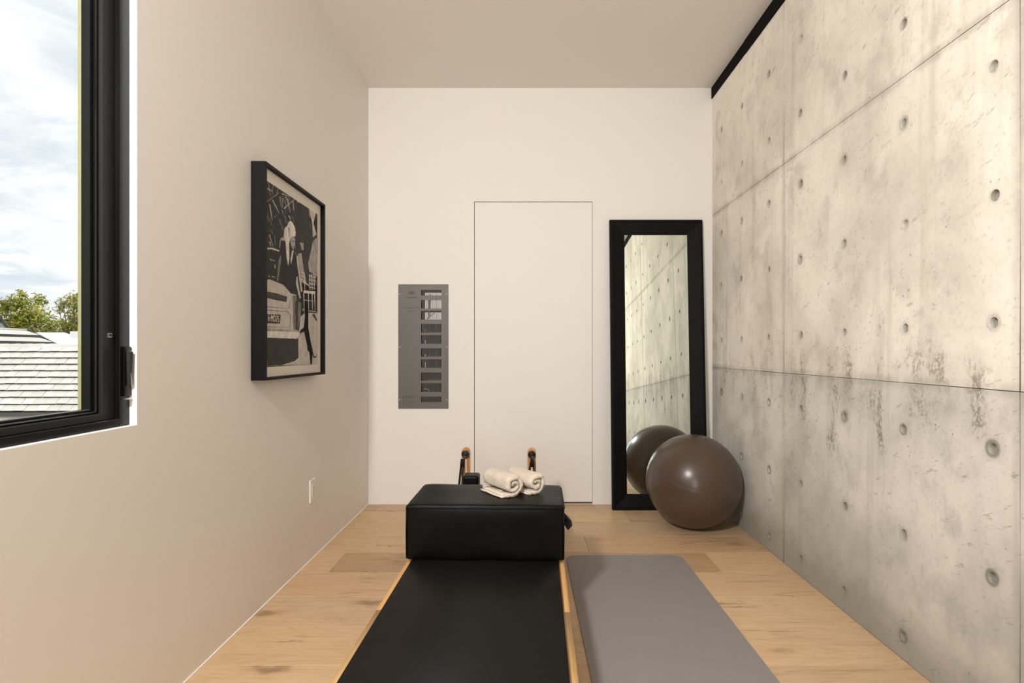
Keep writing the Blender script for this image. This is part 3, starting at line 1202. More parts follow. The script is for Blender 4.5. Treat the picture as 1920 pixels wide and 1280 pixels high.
TM = {k: i for i, k in enumerate(TN)}
print_mats = [print_mat(k, TN[k]) for k in TN]
ART = [
 ('pale', [(2.5900,1.1329),(2.6236,1.2490),(2.6732,1.2725),(2.8338,1.2798),(2.8338,1.0180),(2.2840,1.0217),(2.2840,1.0439),(2.4941,1.0402)]),
 ('grey', [(2.5928,1.5438),(2.6338,1.5546),(2.6591,1.4837),(2.6935,1.4195),(2.5847,1.4058)]),
 ('grey', [(2.6131,1.6014),(2.6591,1.6071),(2.6591,1.5729),(2.6380,1.5689)]),
 ('grey', [(2.7743,1.6372),(2.8261,1.6694),(2.8360,1.4674),(2.7288,1.4802),(2.7155,1.5203)]),
 ('pale', [(2.7244,1.7910),(2.8118,1.7910),(2.8166,1.7764),(2.7836,1.7323),(2.8213,1.6830),(2.7743,1.6586),(2.7651,1.7280),(2.7288,1.7582)]),
 ('grey', [(2.2840,1.7067),(2.3936,1.7760),(2.3965,1.7751),(2.2840,1.7042)]),
 ('grey', [(2.3378,1.7287),(2.3978,1.6857),(2.3923,1.6832),(2.3249,1.7222)]),
 ('grey', [(2.4359,1.7175),(2.5509,1.7906),(2.5551,1.7898),(2.4455,1.7153)]),
 ('grey', [(2.5405,1.7838),(2.5519,1.7374),(2.5463,1.7356),(2.5267,1.7792)]),
 ('grey', [(2.3112,1.7024),(2.3304,1.6382),(2.3257,1.6368),(2.2998,1.6985)]),
 ('mid', [(2.4002,1.6618),(2.4429,1.6150),(2.4386,1.6133),(2.3899,1.6577)]),
 ('grey', [(2.4226,1.7823),(2.4932,1.7878),(2.4905,1.7842),(2.4163,1.7736)]),
 ('grey', [(2.4629,1.7795),(2.4913,1.7576),(2.4849,1.7545),(2.4474,1.7717)]),
 ('mid', [(2.4421,1.7652),(2.4263,1.7141),(2.4196,1.7126),(2.4251,1.7612)]),
 ('grey', [(2.4857,1.7754),(2.5104,1.7171),(2.5033,1.7147),(2.4684,1.7691)]),
 ('mid', [(2.4117,1.7637),(2.4163,1.7212),(2.4085,1.7187),(2.3924,1.7573)]),
 ('mid', [(2.3103,1.6400),(2.3268,1.6165),(2.3228,1.6150),(2.3006,1.6361)]),
 ('grey', [(2.3078,1.5739),(2.3368,1.5284),(2.3323,1.5270),(2.2968,1.5700)]),
 ('mid', [(2.3550,1.5774),(2.3627,1.5423),(2.3595,1.5415),(2.3471,1.5753)]),
 ('grey', [(2.3117,1.5448),(2.3176,1.5247),(2.3126,1.5232),(2.2992,1.5410)]),
 ('mid', [(2.4609,1.6918),(2.4647,1.6576),(2.4601,1.6564),(2.4494,1.6885)]),
 ('mid', [(2.5269,1.7057),(2.5550,1.6857),(2.5511,1.6840),(2.5173,1.7013)]),
 ('mid', [(2.3421,1.6544),(2.3702,1.6696),(2.3721,1.6689),(2.3468,1.6527)]),
 ('mid', [(2.4984,1.7910),(2.5133,1.7697),(2.5080,1.7677),(2.4854,1.7910)]),
 ('mid', [(2.4541,1.7603),(2.4796,1.7253),(2.4745,1.7233),(2.4417,1.7552)]),
 ('mid', [(2.2990,1.7910),(2.3144,1.7359),(2.3093,1.7341),(2.2865,1.7893)]),
 ('mid', [(2.3437,1.7910),(2.3271,1.7452),(2.3225,1.7441),(2.3320,1.7910)]),
 ('mid', [(2.3908,1.7910),(2.3668,1.7503),(2.3621,1.7494),(2.3788,1.7910)]),
 ('grey', [(2.2840,1.7625),(2.3325,1.7628),(2.3302,1.7602),(2.2840,1.7563)]),
 ('mid', [(2.2845,1.6569),(2.2945,1.6237),(2.2910,1.6226),(2.2840,1.6540)]),
 ('mid', [(2.3224,1.5952),(2.3395,1.5803),(2.3362,1.5788),(2.3143,1.5915)]),
 ('pale', [(2.5954,1.7910),(2.6052,1.7885),(2.5966,1.7850),(2.5741,1.7910)]),
 ('mid', [(2.4241,1.7081),(2.4498,1.6796),(2.4460,1.6781),(2.4148,1.7043)]),
 ('grey', [(2.4981,1.7019),(2.5170,1.6832),(2.5119,1.6811),(2.4857,1.6966)]),
 ('pale', [(2.2840,1.5140),(2.3313,1.5226),(2.3971,1.5243),(2.3951,1.5171),(2.3248,1.5144),(2.2840,1.5067)]),
 ('grey', [(2.3126,1.4743),(2.3264,1.4668),(2.3232,1.4650),(2.3047,1.4699)]),
 ('grey', [(2.3326,1.4725),(2.3582,1.4724),(2.3572,1.4703),(2.3300,1.4674)]),
 ('grey', [(2.3563,1.4534),(2.3598,1.4384),(2.3556,1.4374),(2.3459,1.4508)]),
 ('grey', [(2.2959,1.4008),(2.3100,1.3956),(2.3074,1.3938),(2.2896,1.3962)]),
 ('grey', [(2.3262,1.4024),(2.3616,1.4014),(2.3605,1.3993),(2.3234,1.3974)]),
 ('grey', [(2.2840,1.4389),(2.2852,1.4301),(2.2840,1.4290),(2.2840,1.4359)]),
 ('pale', [(2.2840,1.3797),(2.2995,1.3851),(2.3768,1.3809),(2.4382,1.3776),(2.5118,1.3485),(2.5711,1.3471),(2.5805,1.3011),(2.5665,1.2415),(2.5665,1.1792),(2.2840,1.1672)]),
 ('mid', [(2.5343,1.3394),(2.5711,1.3451),(2.5665,1.1792),(2.5388,1.1781)]),
 ('lite', [(2.2840,1.1672),(2.5947,1.1744),(2.6139,1.1612),(2.5758,1.1424),(2.2840,1.1398)]),
 ('grey', [(2.2840,1.1792),(2.5947,1.1842),(2.5947,1.1744),(2.2840,1.1672)]),
 ('dark', [(2.2840,1.3308),(2.3530,1.3333),(2.4723,1.3293),(2.4680,1.3045),(2.3530,1.3030),(2.2840,1.3050)]),
 ('mid', [(2.2840,1.3277),(2.2840,1.3078),(2.2840,1.3076),(2.2840,1.3273)]),
 ('mid', [(2.2958,1.3278),(2.2929,1.3080),(2.2911,1.3079),(2.2913,1.3274)]),
 ('mid', [(2.3123,1.3278),(2.3094,1.3083),(2.3076,1.3081),(2.3077,1.3274)]),
 ('mid', [(2.3290,1.3278),(2.3261,1.3085),(2.3243,1.3083),(2.3244,1.3274)]),
 ('mid', [(2.3460,1.3279),(2.3431,1.3087),(2.3412,1.3086),(2.3414,1.3275)]),
 ('mid', [(2.3633,1.3279),(2.3603,1.3090),(2.3584,1.3088),(2.3585,1.3275)]),
 ('mid', [(2.3808,1.3279),(2.3777,1.3092),(2.3758,1.3091),(2.3760,1.3275)]),
 ('mid', [(2.3985,1.3280),(2.3954,1.3095),(2.3935,1.3094),(2.3936,1.3276)]),
 ('mid', [(2.4165,1.3280),(2.4134,1.3098),(2.4114,1.3096),(2.4116,1.3276)]),
 ('mid', [(2.4348,1.3280),(2.4317,1.3100),(2.4297,1.3099),(2.4298,1.3276)]),
 ('mid', [(2.4534,1.3281),(2.4502,1.3103),(2.4482,1.3101),(2.4483,1.3276)]),
 ('dark', [(2.2840,1.2700),(2.4854,1.2764),(2.4852,1.2755),(2.2840,1.2679)]),
 ('dark', [(2.4829,1.2761),(2.5333,1.3394),(2.5353,1.3393),(2.4878,1.2757)]),
 ('dark', [(2.2840,1.2555),(2.4767,1.2627),(2.4765,1.2615),(2.2840,1.2528)]),
 ('dark', [(2.5136,1.2495),(2.5043,1.1919),(2.5015,1.1919),(2.5065,1.2492)]),
 ('dark', [(2.2840,1.1856),(2.5029,1.1923),(2.5029,1.1914),(2.2840,1.1835)]),
 ('dark', [(2.4791,1.2633),(2.5110,1.2498),(2.5090,1.2488),(2.4741,1.2609)]),
 ('dark', [(2.2840,1.2376),(2.4075,1.2431),(2.4026,1.2038),(2.2840,1.1999)]),
 ('dark', [(2.5618,1.3111),(2.5947,1.3456),(2.5900,1.2429),(2.5711,1.2340),(2.5591,1.2643)]),
 ('mid', [(2.5947,1.3180),(2.6285,1.3171),(2.6236,1.2490),(2.5947,1.1960),(2.5852,1.1799)]),
 ('dark', [(2.2840,1.1347),(2.5928,1.1416),(2.5966,1.0543),(2.5572,1.0392),(2.4091,1.0214),(2.2840,1.0226)]),
 ('mid', [(2.3570,1.0255),(2.4050,1.0227),(2.4050,1.0203),(2.3570,1.0198)]),
 ('black', [(2.3831,1.1358),(2.3555,1.0280),(2.3537,1.0281),(2.3784,1.1359)]),
 ('mid', [(2.3882,1.4795),(2.4089,1.5078),(2.4180,1.5094),(2.4020,1.4446),(2.3848,1.3882),(2.3698,1.3863)]),
 ('black', [(2.3999,1.5650),(2.4551,1.5831),(2.4770,1.5582),(2.5145,1.5590),(2.5297,1.5423),(2.5728,1.5336),(2.5928,1.4937),(2.6090,1.4492),(2.6255,1.4075),(2.5847,1.3591),(2.5609,1.3499),(2.5145,1.3515),(2.4336,1.3773),(2.4124,1.3871),(2.4159,1.5028),(2.3999,1.5248)]),
 ('grey', [(2.3930,1.5327),(2.3985,1.5678),(2.4194,1.5861),(2.4479,1.5873),(2.4493,1.5750),(2.4089,1.5699),(2.3999,1.5340)]),
 ('pale', [(2.5728,1.5336),(2.5847,1.5307),(2.6090,1.4694),(2.6297,1.4080),(2.6464,1.3726),(2.6255,1.3669),(2.6009,1.4413),(2.5847,1.4824)]),
 ('pale', [(2.5728,1.4308),(2.5888,1.4363),(2.5928,1.4034),(2.6255,1.3364),(2.6090,1.3348),(2.5688,1.4004)]),
 ('lite', [(2.5031,1.6779),(2.5259,1.6784),(2.5546,1.6622),(2.5664,1.6351),(2.5609,1.6190),(2.5297,1.6108),(2.5084,1.6015),(2.4934,1.5743),(2.4963,1.5008),(2.4844,1.4693),(2.4682,1.5024),(2.4595,1.5675),(2.4371,1.5945),(2.4464,1.6296),(2.4770,1.6509),(2.4844,1.6654)]),
 ('lite', [(2.5259,1.5449),(2.5413,1.5526),(2.5297,1.5130),(2.5129,1.4793),(2.5107,1.5032)]),
 ('grey', [(2.5084,1.6015),(2.5452,1.6141),(2.5577,1.6068),(2.5577,1.5804),(2.5390,1.5532),(2.5183,1.5646),(2.5069,1.5834)]),
 ('dark', [(2.5306,1.5942),(2.5501,1.5932),(2.5481,1.5906),(2.5258,1.5877)]),
 ('dark', [(2.5268,1.5672),(2.5417,1.5676),(2.5410,1.5659),(2.5250,1.5630)]),
 ('mid', [(2.4971,1.6459),(2.4977,1.6009),(2.4935,1.6000),(2.4867,1.6434)]),
 ('grey', [(2.5568,1.5807),(2.5663,1.5658),(2.5633,1.5648),(2.5493,1.5783)]),
 ('mid', [(2.5421,1.5496),(2.5746,1.5380),(2.5709,1.5359),(2.5329,1.5444)]),
 ('lite', [(2.7352,1.4678),(2.7278,1.3882),(2.7236,1.3877),(2.7247,1.4664)]),
 ('lite', [(2.7587,1.4711),(2.7490,1.3906),(2.7447,1.3901),(2.7479,1.4697)]),
 ('lite', [(2.7825,1.4745),(2.7705,1.3930),(2.7662,1.3926),(2.7716,1.4731)]),
 ('lite', [(2.8068,1.4779),(2.7924,1.3955),(2.7880,1.3951),(2.7957,1.4766)]),
 ('lite', [(2.7270,1.4604),(2.8130,1.4627),(2.8119,1.4609),(2.7244,1.4561)]),
 ('lite', [(2.7269,1.4414),(2.8129,1.4439),(2.8119,1.4421),(2.7246,1.4371)]),
 ('lite', [(2.7267,1.4224),(2.8129,1.4251),(2.8120,1.4233),(2.7247,1.4181)]),
 ('lite', [(2.7266,1.4033),(2.8128,1.4063),(2.8120,1.4046),(2.7248,1.3991)]),
 ('lite', [(2.6581,1.3783),(2.8057,1.3906),(2.8013,1.3753),(2.6531,1.3657)]),
 ('lite', [(2.6631,1.3648),(2.6661,1.2720),(2.6621,1.2717),(2.6531,1.3636)]),
 ('lite', [(2.7194,1.3708),(2.7226,1.2782),(2.7184,1.2778),(2.7090,1.3696)]),
 ('lite', [(2.7673,1.3759),(2.7705,1.2817),(2.7662,1.2813),(2.7565,1.3747)]),
 ('lite', [(2.8002,1.3795),(2.8035,1.2883),(2.7991,1.2880),(2.7891,1.3782)]),
 ('lite', [(2.6584,1.4236),(2.7322,1.4085),(2.7277,1.4056),(2.6478,1.4164)]),
 ('lite', [(2.6586,1.3336),(2.7893,1.3387),(2.7889,1.3373),(2.6576,1.3303)]),
 ('lite', [(2.6691,1.4667),(2.6756,1.3702),(2.6708,1.3695),(2.6571,1.4647)]),
 ('lite', [(2.6262,1.4665),(2.6642,1.4627),(2.6620,1.4607),(2.6210,1.4614)]),
 ('lite', [(2.6311,1.4472),(2.6692,1.4432),(2.6671,1.4411),(2.6259,1.4422)]),
 ('lite', [(2.6264,1.4306),(2.6693,1.4249),(2.6670,1.4229),(2.6208,1.4257)]),
 ('grey', [(2.6453,1.2893),(2.8235,1.2875),(2.8216,1.2834),(2.6411,1.2795)]),
 ('dark', [(2.7918,1.2754),(2.8304,1.2421),(2.8192,1.2392),(2.7647,1.2680)]),
 ('black', [(2.6681,1.3248),(2.6987,1.3235),(2.7142,1.2920),(2.7059,1.2544),(2.7142,1.2014),(2.7458,1.1278),(2.7695,1.0904),(2.7619,1.0527),(2.7587,1.0184),(2.7416,1.0188),(2.7458,1.0528),(2.7299,1.0778),(2.7038,1.0902),(2.7059,1.1025),(2.6833,1.1430),(2.6631,1.1789),(2.6236,1.1714),(2.6158,1.1612),(2.6120,1.1809),(2.6581,1.1989),(2.6712,1.2481),(2.6782,1.2891)]),
 ('black', [(2.7619,1.1030),(2.7782,1.0694),(2.7946,1.0545),(2.8135,1.0607),(2.8203,1.0714),(2.8169,1.0543),(2.7946,1.0481),(2.7782,1.0546),(2.7565,1.0862)]),
]
bm = bmesh.new()
box(bm, PXP - .0011, PXP - .0003, 2.284, 2.836, 1.018, 1.791, TM['base'])
for i, (tone, pts) in enumerate(ART):
    x = PXP + i * 8e-6
    try:
        fc = bm.faces.new([bm.verts.new((x, *q)) for q in pts])
        fc.material_index = TM[tone]
    except ValueError:
        pass
bmesh.ops.triangulate(bm, faces=[f for f in bm.faces if len(f.verts) > 4])
prn = obj('photo_print', bm, print_mats, pic)
pt = text_mesh('number_plate', '6\u00b7MD75', .040, .80)
pt.transform(Matrix(((0, 0, 1, PXP + .0014), (1, 0, 0, 2.340), (0, 1, 0, 1.2215), (0, 0, 0, 1))))
pt.transform(Matrix.Translation(-ORG[pic.name]))
obj('number_plate', pt, print_mats[TM['lite']], prn)
bm = bmesh.new()
box(bm, PXP + .004, PXP + .006, PY0 + fwid, PY1 - fwid, PZ0 + fwid, PZ1 - fwid)
obj('glazing', bm, m_picglass, pic)

# ------------------------------------------------------------------ power outlet low on the left wall
outl = thing('power_outlet', 'white electrical outlet plate low on the left wall under the picture', 'outlet', (XL, 2.868, .3575))
m_plate = plain('outlet_white', (.80, .76, .71), .4)
bm = bmesh.new()
box(bm, XL + .0002, XL + .0062, 2.833, 2.903, .300, .415)
bevel(bm, .0018, 2)
obj('cover_plate', bm, m_plate, outl)
bm = bmesh.new()
box(bm, XL + .0063, XL + .0078, 2.851, 2.885, .325, .391)
bevel(bm, .001, 1)
ins = obj('receptacle', bm, m_plate, outl)
for zc in (.342, .374):
    bm = bmesh.new()
    for yy in (2.862, 2.874):
        box(bm, XL + .0079, XL + .0081, yy - .001, yy + .001, zc - .004, zc + .004)
    lathe(bm, [(.0022, .0079), (.0022, .0081)], 10, 'x', (XL, 2.868, zc - .0085))
    obj('socket_slots', bm, m_dark, ins)

# ------------------------------------------------------------------ equipment cover on the far wall
ex0, ex1, ez0, ez1 = -.9015, -.5455, .678, 1.5606
eqp = thing('equipment_cover', 'grey metal equipment cover with ten slotted vents on the far wall left of the door', 'panel', ((ex0 + ex1) / 2, YB, ez0))
m_plate_grey = plain('grey_powder_coat', (.125, .112, .103), .5, .2, .5, .05, 5, .1, 800)
pxz = lambda y: 1.0795 + (660 - (520 + y / 4.923)) / 264.1
VX0, VX1 = -.7386, -.5970
vents = [(pxz(b), pxz(a)) for a, b in ((115, 166), (207, 287), (307, 389), (430, 510), (531, 612), (653, 732), (754, 833), (876, 953), (975, 1057), (1099, 1149))]
yp0, yp1 = YB - .0032, YB - .0008
bm = bmesh.new()
hl = [(VX0, VX1, a, b) for a, b in vents]
for a, b, c, d in panels_with_holes([ex0, ex1], [ez0, ez1], hl):
    box(bm, a, b, yp0, yp1, c, d)
bmesh.ops.remove_doubles(bm, verts=bm.verts[:], dist=1e-6)
cover = obj('cover_plate', bm, m_plate_grey, eqp)
NB = 17
pitch = (VX1 - VX0) / NB
for a, b in vents:
    bm = bmesh.new()
    for k in range(1, NB):
        x = VX0 + k * pitch
        box(bm, x - .0015, x + .0015, yp0, yp1, a, b)
    obj('vent_bars', bm, m_plate_grey, cover)['kind'] = 'stuff'
for sx_, sz_ in ((-.890, 1.4915), (-.557, 1.4915), (-.890, 1.117), (-.557, 1.117), (-.890, .7425), (-.557, .7425)):
    bm = bmesh.new()
    lathe(bm, [(.0006, -.0062), (.0026, -.0055), (.0036, -.0045), (.0038, -.0033)], 12, 'y', (sx_, YB, sz_))
    obj('screw', bm, plain('screw_white', (.75, .73, .70), .35, .2) if 'screw_white' not in bpy.data.materials else bpy.data.materials['screw_white'], eqp)
for sx_ in (-.836, -.614):
    bm = bmesh.new()
    lathe(bm, [(.0042, -.00335), (.0042, -.0033)], 12, 'y', (sx_, YB, 1.543))
    obj('keyhole', bm, m_dark, eqp)
    bm = bmesh.new()
    lathe(bm, [(.001, -.0060), (.0028, -.0050), (.003, -.0034)], 10, 'y', (sx_, YB, 1.5465))
    obj('screw', bm, bpy.data.materials['screw_white'], eqp)
# emblem: a lens-shaped ring with small lettering, all engraved dark
m_engrave = plain('engraved_dark', (.055, .048, .043), .6)
bm = bmesh.new()
prev = None
EX, EZ = -.8070, pxz(142)
ringv = []
for k in range(28):
    t = 2 * math.pi * k / 28
    ringv.append([bm.verts.new((EX + a * math.cos(t), yp0 - .0002, EZ + b * math.sin(t))) for a, b in ((.0245, .0130), (.0165, .0072))])
for k in range(28):
    j = (k + 1) % 28
    bm.faces.new((ringv[k][0], ringv[j][0], ringv[j][1], ringv[k][1]))
rv = [bm.verts.new((EX + .0085 * math.cos(t), yp0 - .0002, EZ + .0045 * math.sin(t))) for t in [2 * math.pi * k / 16 for k in range(16)]]
bm.faces.new(rv)
obj('emblem', bm, m_engrave, cover)
RX = Matrix(((1, 0, 0, 0), (0, 0, -1, 0), (0, 1, 0, 0), (0, 0, 0, 1)))
for body, x, z, sz_, sxx in (('AUTOMATION', -.8065, pxz(282), .0125, 1.25), ('SYSTEM', -.8065, pxz(311), .0125, 1.2)):
    tm = text_mesh('lettering', body, sz_, sxx)
    tm.transform(Matrix.Translation((x, yp0 - .0003, z)) @ RX)
    tm.transform(Matrix.Translation(-ORG[eqp.name]))
    obj('lettering', tm, m_engrave, cover)
tr_ = random.Random(11)
# worn lettering too small to read: short engraved strokes
bm = bmesh.new()
x = -.8440
while x < -.770:
    w = tr_.uniform(.003, .0055)
    hh = .0038
    for q_ in range(2):
        xx = x + q_ * w * .7
        box(bm, xx, xx + .0014, yp0 - .0003, yp0 - .0001, pxz(187) - hh, pxz(187) + hh)
    box(bm, x, x + w * .7, yp0 - .0003, yp0 - .0001, pxz(187) + tr_.choice((-hh, 0, hh)) - .0006, pxz(187) + tr_.choice((0, hh)) + .0006)
    x += w + .0022
for zz, x1 in ((1092, -.770), (1099, -.776), (1108, -.770), (1113, -.790), (1140, -.785), (1153, -.790)):
    x = -.873
    while x < x1:
        w = tr_.uniform(.003, .011)
        box(bm, x, min(x + w, x1), yp0 - .0003, yp0 - .0001, pxz(zz) - .0011, pxz(zz) + .0011)
        x += w + .0018
obj('fine_print', bm, m_engrave, cover)['kind'] = 'stuff'
# what shows through the vents
bm = bmesh.new()
g = .0005
yb_ = YB + .095
box(bm, CX0 + g, CX1 - g, yb_, yb_ + .003, CZ0 + g, CZ1 - g)
for a, b, c, d in ((CX0 + g, CX0 + .003, CZ0 + .003, CZ1 - .003), (CX1 - .003, CX1 - g, CZ0 + .003, CZ1 - .003), (CX0 + g, CX1 - g, CZ0 + g, CZ0 + .003), (CX0 + g, CX1 - g, CZ1 - .003, CZ1 - g)):
    box(bm, a, b, YB + .002, yb_, c, d)
case = obj('housing', bm, plain('housing_black', (.018, .017, .016), .7), eqp)
bm = bmesh.new()
for a, b in ((pxz(287 + 8), pxz(140)), (pxz(389), pxz(322))):
    box(bm, -.7125, -.590, YB + .004, YB + .045, a, b)
bevel(bm, .003, 1)
obj('white_module', bm, plain('module_white', (.88, .87, .86), .4), case)
m_wire = plain('brown_cable', (.19, .10, .035), .6)
for pts in (((-.688, 1.485), (-.684, 1.42), (-.686, 1.36), (-.680, 1.30)), ((-.676, 1.49), (-.678, 1.40), (-.672, 1.33)), ((-.725, 1.27), (-.69, 1.325), (-.655, 1.350), (-.645, 1.362)),
            ((-.732, 1.20), (-.72, 1.24), (-.715, 1.26), (-.708, 1.20))):
    bm = bmesh.new()
    tube(bm, [(x, YB + .0015, z) for x, z in pts], .0024, 6)
    obj('cable', bm, m_wire, case)
m_wr = plain('red_cable', (.16, .05, .035), .6)
m_wg = plain('grey_cable', (.40, .39, .37), .5)
for x in (-.722, -.714):
    bm = bmesh.new()
    tube(bm, [(x, YB + .03, CZ0 + .01), (x + .003, YB + .028, 1.0), (x - .002, YB + .03, 1.22)], .0022, 6)
    obj('cable', bm, m_wr, case)
for z0, z1 in ((pxz(610), pxz(575)), (pxz(728), pxz(708)), (pxz(830), pxz(780))):
    bm = bmesh.new()
    box(bm, -.714, -.707, YB + .004, YB + .012, z0, z1)
    obj('connector', bm, m_wg, case)
bm = bmesh.new()
tube(bm, [(-.722, YB + .004, pxz(1030)), (-.705, YB + .004, pxz(1026)), (-.69, YB + .004, pxz(1037)), (-.682, YB + .004, pxz(1056))], .0026, 6)
obj('cable', bm, m_wg, case)
m_board = plain('yellow_board', (.42, .33, .09), .6)
for y in (509, 729, 950):
    bm = bmesh.new()
    box(bm, -.700, -.572, YB + .006, YB + .09, pxz(y) - .001, pxz(y) + .001)
    obj('circuit_board', bm, m_board, case)

# ------------------------------------------------------------------ lamp body added for the key light (above and behind the view)
lamp = thing('added_key_lamp', 'black cylindrical lamp body added out of view for the key light, hanging near the left window', 'lamp', (SPOT.x, SPOT.y, H))
dirv = (SPOT_AT - SPOT).normalized()
bm = bmesh.new()
lathe(bm, [(.06, H - .0005), (.06, H - .02), (.012, H - .03)], 24, 'z', (SPOT.x, SPOT.y, 0))
obj('ceiling_rose', bm, m_black_metal, lamp)
bm = bmesh.new()
back = SPOT - dirv * .16
tube(bm, [(SPOT.x, SPOT.y, H - .03), (SPOT.x, SPOT.y, 2.62), back + Vector((0, 0, .10))], .008, 8)
obj('stem', bm, m_black_metal, lamp)
bm = bmesh.new()
pr = [(.03, -.20), (.10, -.19), (.150, -.05), (.165, .015), (.158, .015), (.152, -.03), (.10, -.03)]
lathe(bm, pr, 32)
bmesh.ops.transform(bm, matrix=Matrix.Translation(SPOT) @ dirv.to_track_quat('Z', 'Y').to_matrix().to_4x4(), verts=bm.verts[:])
obj('lamp_shade', bm, m_black_metal, lamp)

# ------------------------------------------------------------------ outside the window
GZ = -3.4
bm = bmesh.new()
box(bm, -160, -1.3, -60, 220, GZ - .3, GZ)
gnd = obj('ground', bm, plain('yard_ground', (.17, .165, .12), .95, 0, .2, .3, .6))
gnd['kind'] = 'structure'

m_tile, n = new_mat('pale_roof_tile')
oi = n.n('ShaderNodeObjectInfo')
p = n.pos()
f = n.noise(p, 5, 5, .65)
c = n.mix(oi.outputs['Random'], (.60, .585, .545), (.70, .685, .645))
c = n.mix(n.m('MULTIPLY', n.step(f, .5, .75), .22), c, (.48, .47, .43))
n.out(n.bsdf(c, .75, n.bump(f, .1, .01), 0, .3))
m_tile_edge = plain('tile_edge_shade', (.05, .05, .048), .9)  # dark edges: shadow lines under the tile courses put into colour
m_fascia = plain('fascia_brown', (.40, .22, .09), .7)
m_soffit = plain('soffit_cream', (.72, .66, .56), .8)
m_siding = plain('grey_green_siding', (.27, .31, .28), .8)
m_rake = plain('dark_rake', (.035, .037, .04), .7)

# --- house with the steep tiled roof
PITCH = R(56)
EY, EZ_ = 15.0, -.544
TE, TWD = .2175, .312
ca, sa_ = math.cos(PITCH), math.sin(PITCH)
TX0, NTX = -16.0, 29
house = thing('tiled_house', 'neighbouring house with a steep pale tiled roof seen low through the window', 'house', (-12.8, EY, GZ))
ho = ORG[house.name]
bm = bmesh.new()
rl = 10 * TE
hull(bm, [(TX0, EY + .05, EZ_ - .09), (TX0, EY + .05 + rl * ca, EZ_ - .09 + rl * sa_), (TX0, EY + .05 + rl * ca, EZ_ - .2)],
     [(TX0 + NTX * TWD, EY + .05, EZ_ - .09), (TX0 + NTX * TWD, EY + .05 + rl * ca, EZ_ - .09 + rl * sa_), (TX0 + NTX * TWD, EY + .05 + rl * ca, EZ_ - .2)])
deck = obj('roof_deck', bm, m_tile_edge, house)
bm = bmesh.new()
th_ = .07
hull(bm, [(0.004, -.01, -.0), (TWD - .009, -.01, -.0), (TWD - .009, TE * 1.25, -.035), (.004, TE * 1.25, -.035)],
     [(0.004, -.01, th_), (TWD - .009, -.01, th_), (TWD - .009, TE * 1.25, 0), (.004, TE * 1.25, 0)])
for f in bm.faces:
    if f.calc_center_median().y < -.009:
        f.material_index = 1
bmesh.ops.recalc_face_normals(bm, faces=bm.faces[:])
tme = bpy.data.meshes.new('roof_tile')
bm.to_mesh(tme)
bm.free()
tme.materials.append(m_tile)
tme.materials.append(m_tile_edge)
tr2 = random.Random(4)
for r_ in range(10):
    for c_ in range(NTX):
        t = bpy.data.objects.new('roof_tile', tme)
        COL.objects.link(t)
        t.parent = deck
        offx = ((r_ * .47) % 1.0 - .5) * .3 + tr2.uniform(-.006, .006)
        s_ = r_ * TE
        t.location = Vector((TX0 + c_ * TWD + offx, EY + s_ * ca, EZ_ + s_ * sa_ + tr2.uniform(-.004, .006))) - ho
        t.rotation_euler = (PITCH, 0, tr2.uniform(-.006, .006))
# ridge caps
yr_, zr_ = EY + rl * ca, EZ_ + rl * sa_
bm = bmesh.new()
pr = [(.10, -.10), (.055, -.02), (0, .012), (-.055, -.02), (-.10, -.10), (-.085, -.115), (-.045, -.045), (0, -.015), (.045, -.045), (.085, -.115)]
hull(bm, [(0, y, z) for y, z in pr], [(.365, y * .9, z + .012) for y, z in pr])
bmesh.ops.recalc_face_normals(bm, faces=bm.faces[:])
cme = bpy.data.meshes.new('ridge_cap')
bm.to_mesh(cme)
bm.free()
cme.materials.append(m_tile)
for k in range(int(NTX * TWD / .35)):
    t = bpy.data.objects.new('ridge_cap', cme)
    COL.objects.link(t)
    t.parent = deck
    t.location = Vector((TX0 + k * .35, yr_ + .03, zr_ + .055)) - ho
xr = TX0 + NTX * TWD
bm = bmesh.new()
box(bm, TX0, xr, EY - .07, EY + .05, EZ_ - .12, EZ_ - .015)
bevel(bm, .02, 2)
obj('gutter', bm, plain('gutter_dark', (.10, .095, .085), .5), house)
bm = bmesh.new()
box(bm, TX0, xr, EY - .02, EY + .04, EZ_ - .34, EZ_ - .121)
obj('soffit', bm, m_soffit, house)
bm = bmesh.new()
box(bm, TX0 + .1, xr - .1, EY + .045, EY + 3.5, GZ, EZ_ - .345)
obj('house_wall', bm, m_fascia, house)
bm = bmesh.new()
hull(bm, [(TX0, yr_ + .03, zr_ + .01), (TX0, yr_ + 1.4, EZ_ - .2), (TX0, yr_ + .03, EZ_ - .2)], [(xr, yr_ + .03, zr_ + .01), (xr, yr_ + 1.4, EZ_ - .2), (xr, yr_ + .03, EZ_ - .2)])
obj('rear_roof', bm, m_tile_edge, house)

# --- second roof behind, rows running away from the viewer
h2 = thing('far_house', 'farther house whose low pale roof rises just behind the tiled ridge', 'house', (-24, 22, GZ))
RX0, RZ0, RX1, RZ1 = -23.6, 2.09, -21.2, .81
for k in range(4):
    a, b = k / 4, (k + 1) / 4 + .02
    xa, za = RX0 + (RX1 - RX0) * a, RZ0 + (RZ1 - RZ0) * a
    xb, zb = RX0 + (RX1 - RX0) * b, RZ0 + (RZ1 - RZ0) * b
    bm = bmesh.new()
    hull(bm, [(xa, 18.5, za - .03), (xb, 18.5, zb + .02), (xb, 18.5, zb + .14), (xa, 18.5, za + .01)],
         [(xa, 26, za - .03), (xb, 26, zb + .02), (xb, 26, zb + .14), (xa, 26, za + .01)])
    bmesh.ops.recalc_face_normals(bm, faces=bm.faces[:])
    for f in bm.faces:
        if f.normal.x > .6 and f.normal.z < .55:
            f.material_index = 1
    obj('roof_course', bm, [m_tile, m_tile_edge], h2)
bm = bmesh.new()
tube(bm, [(RX0, 26.05, RZ0 + .04), (RX1, 26.05, RZ1 + .08)], .07, 8)
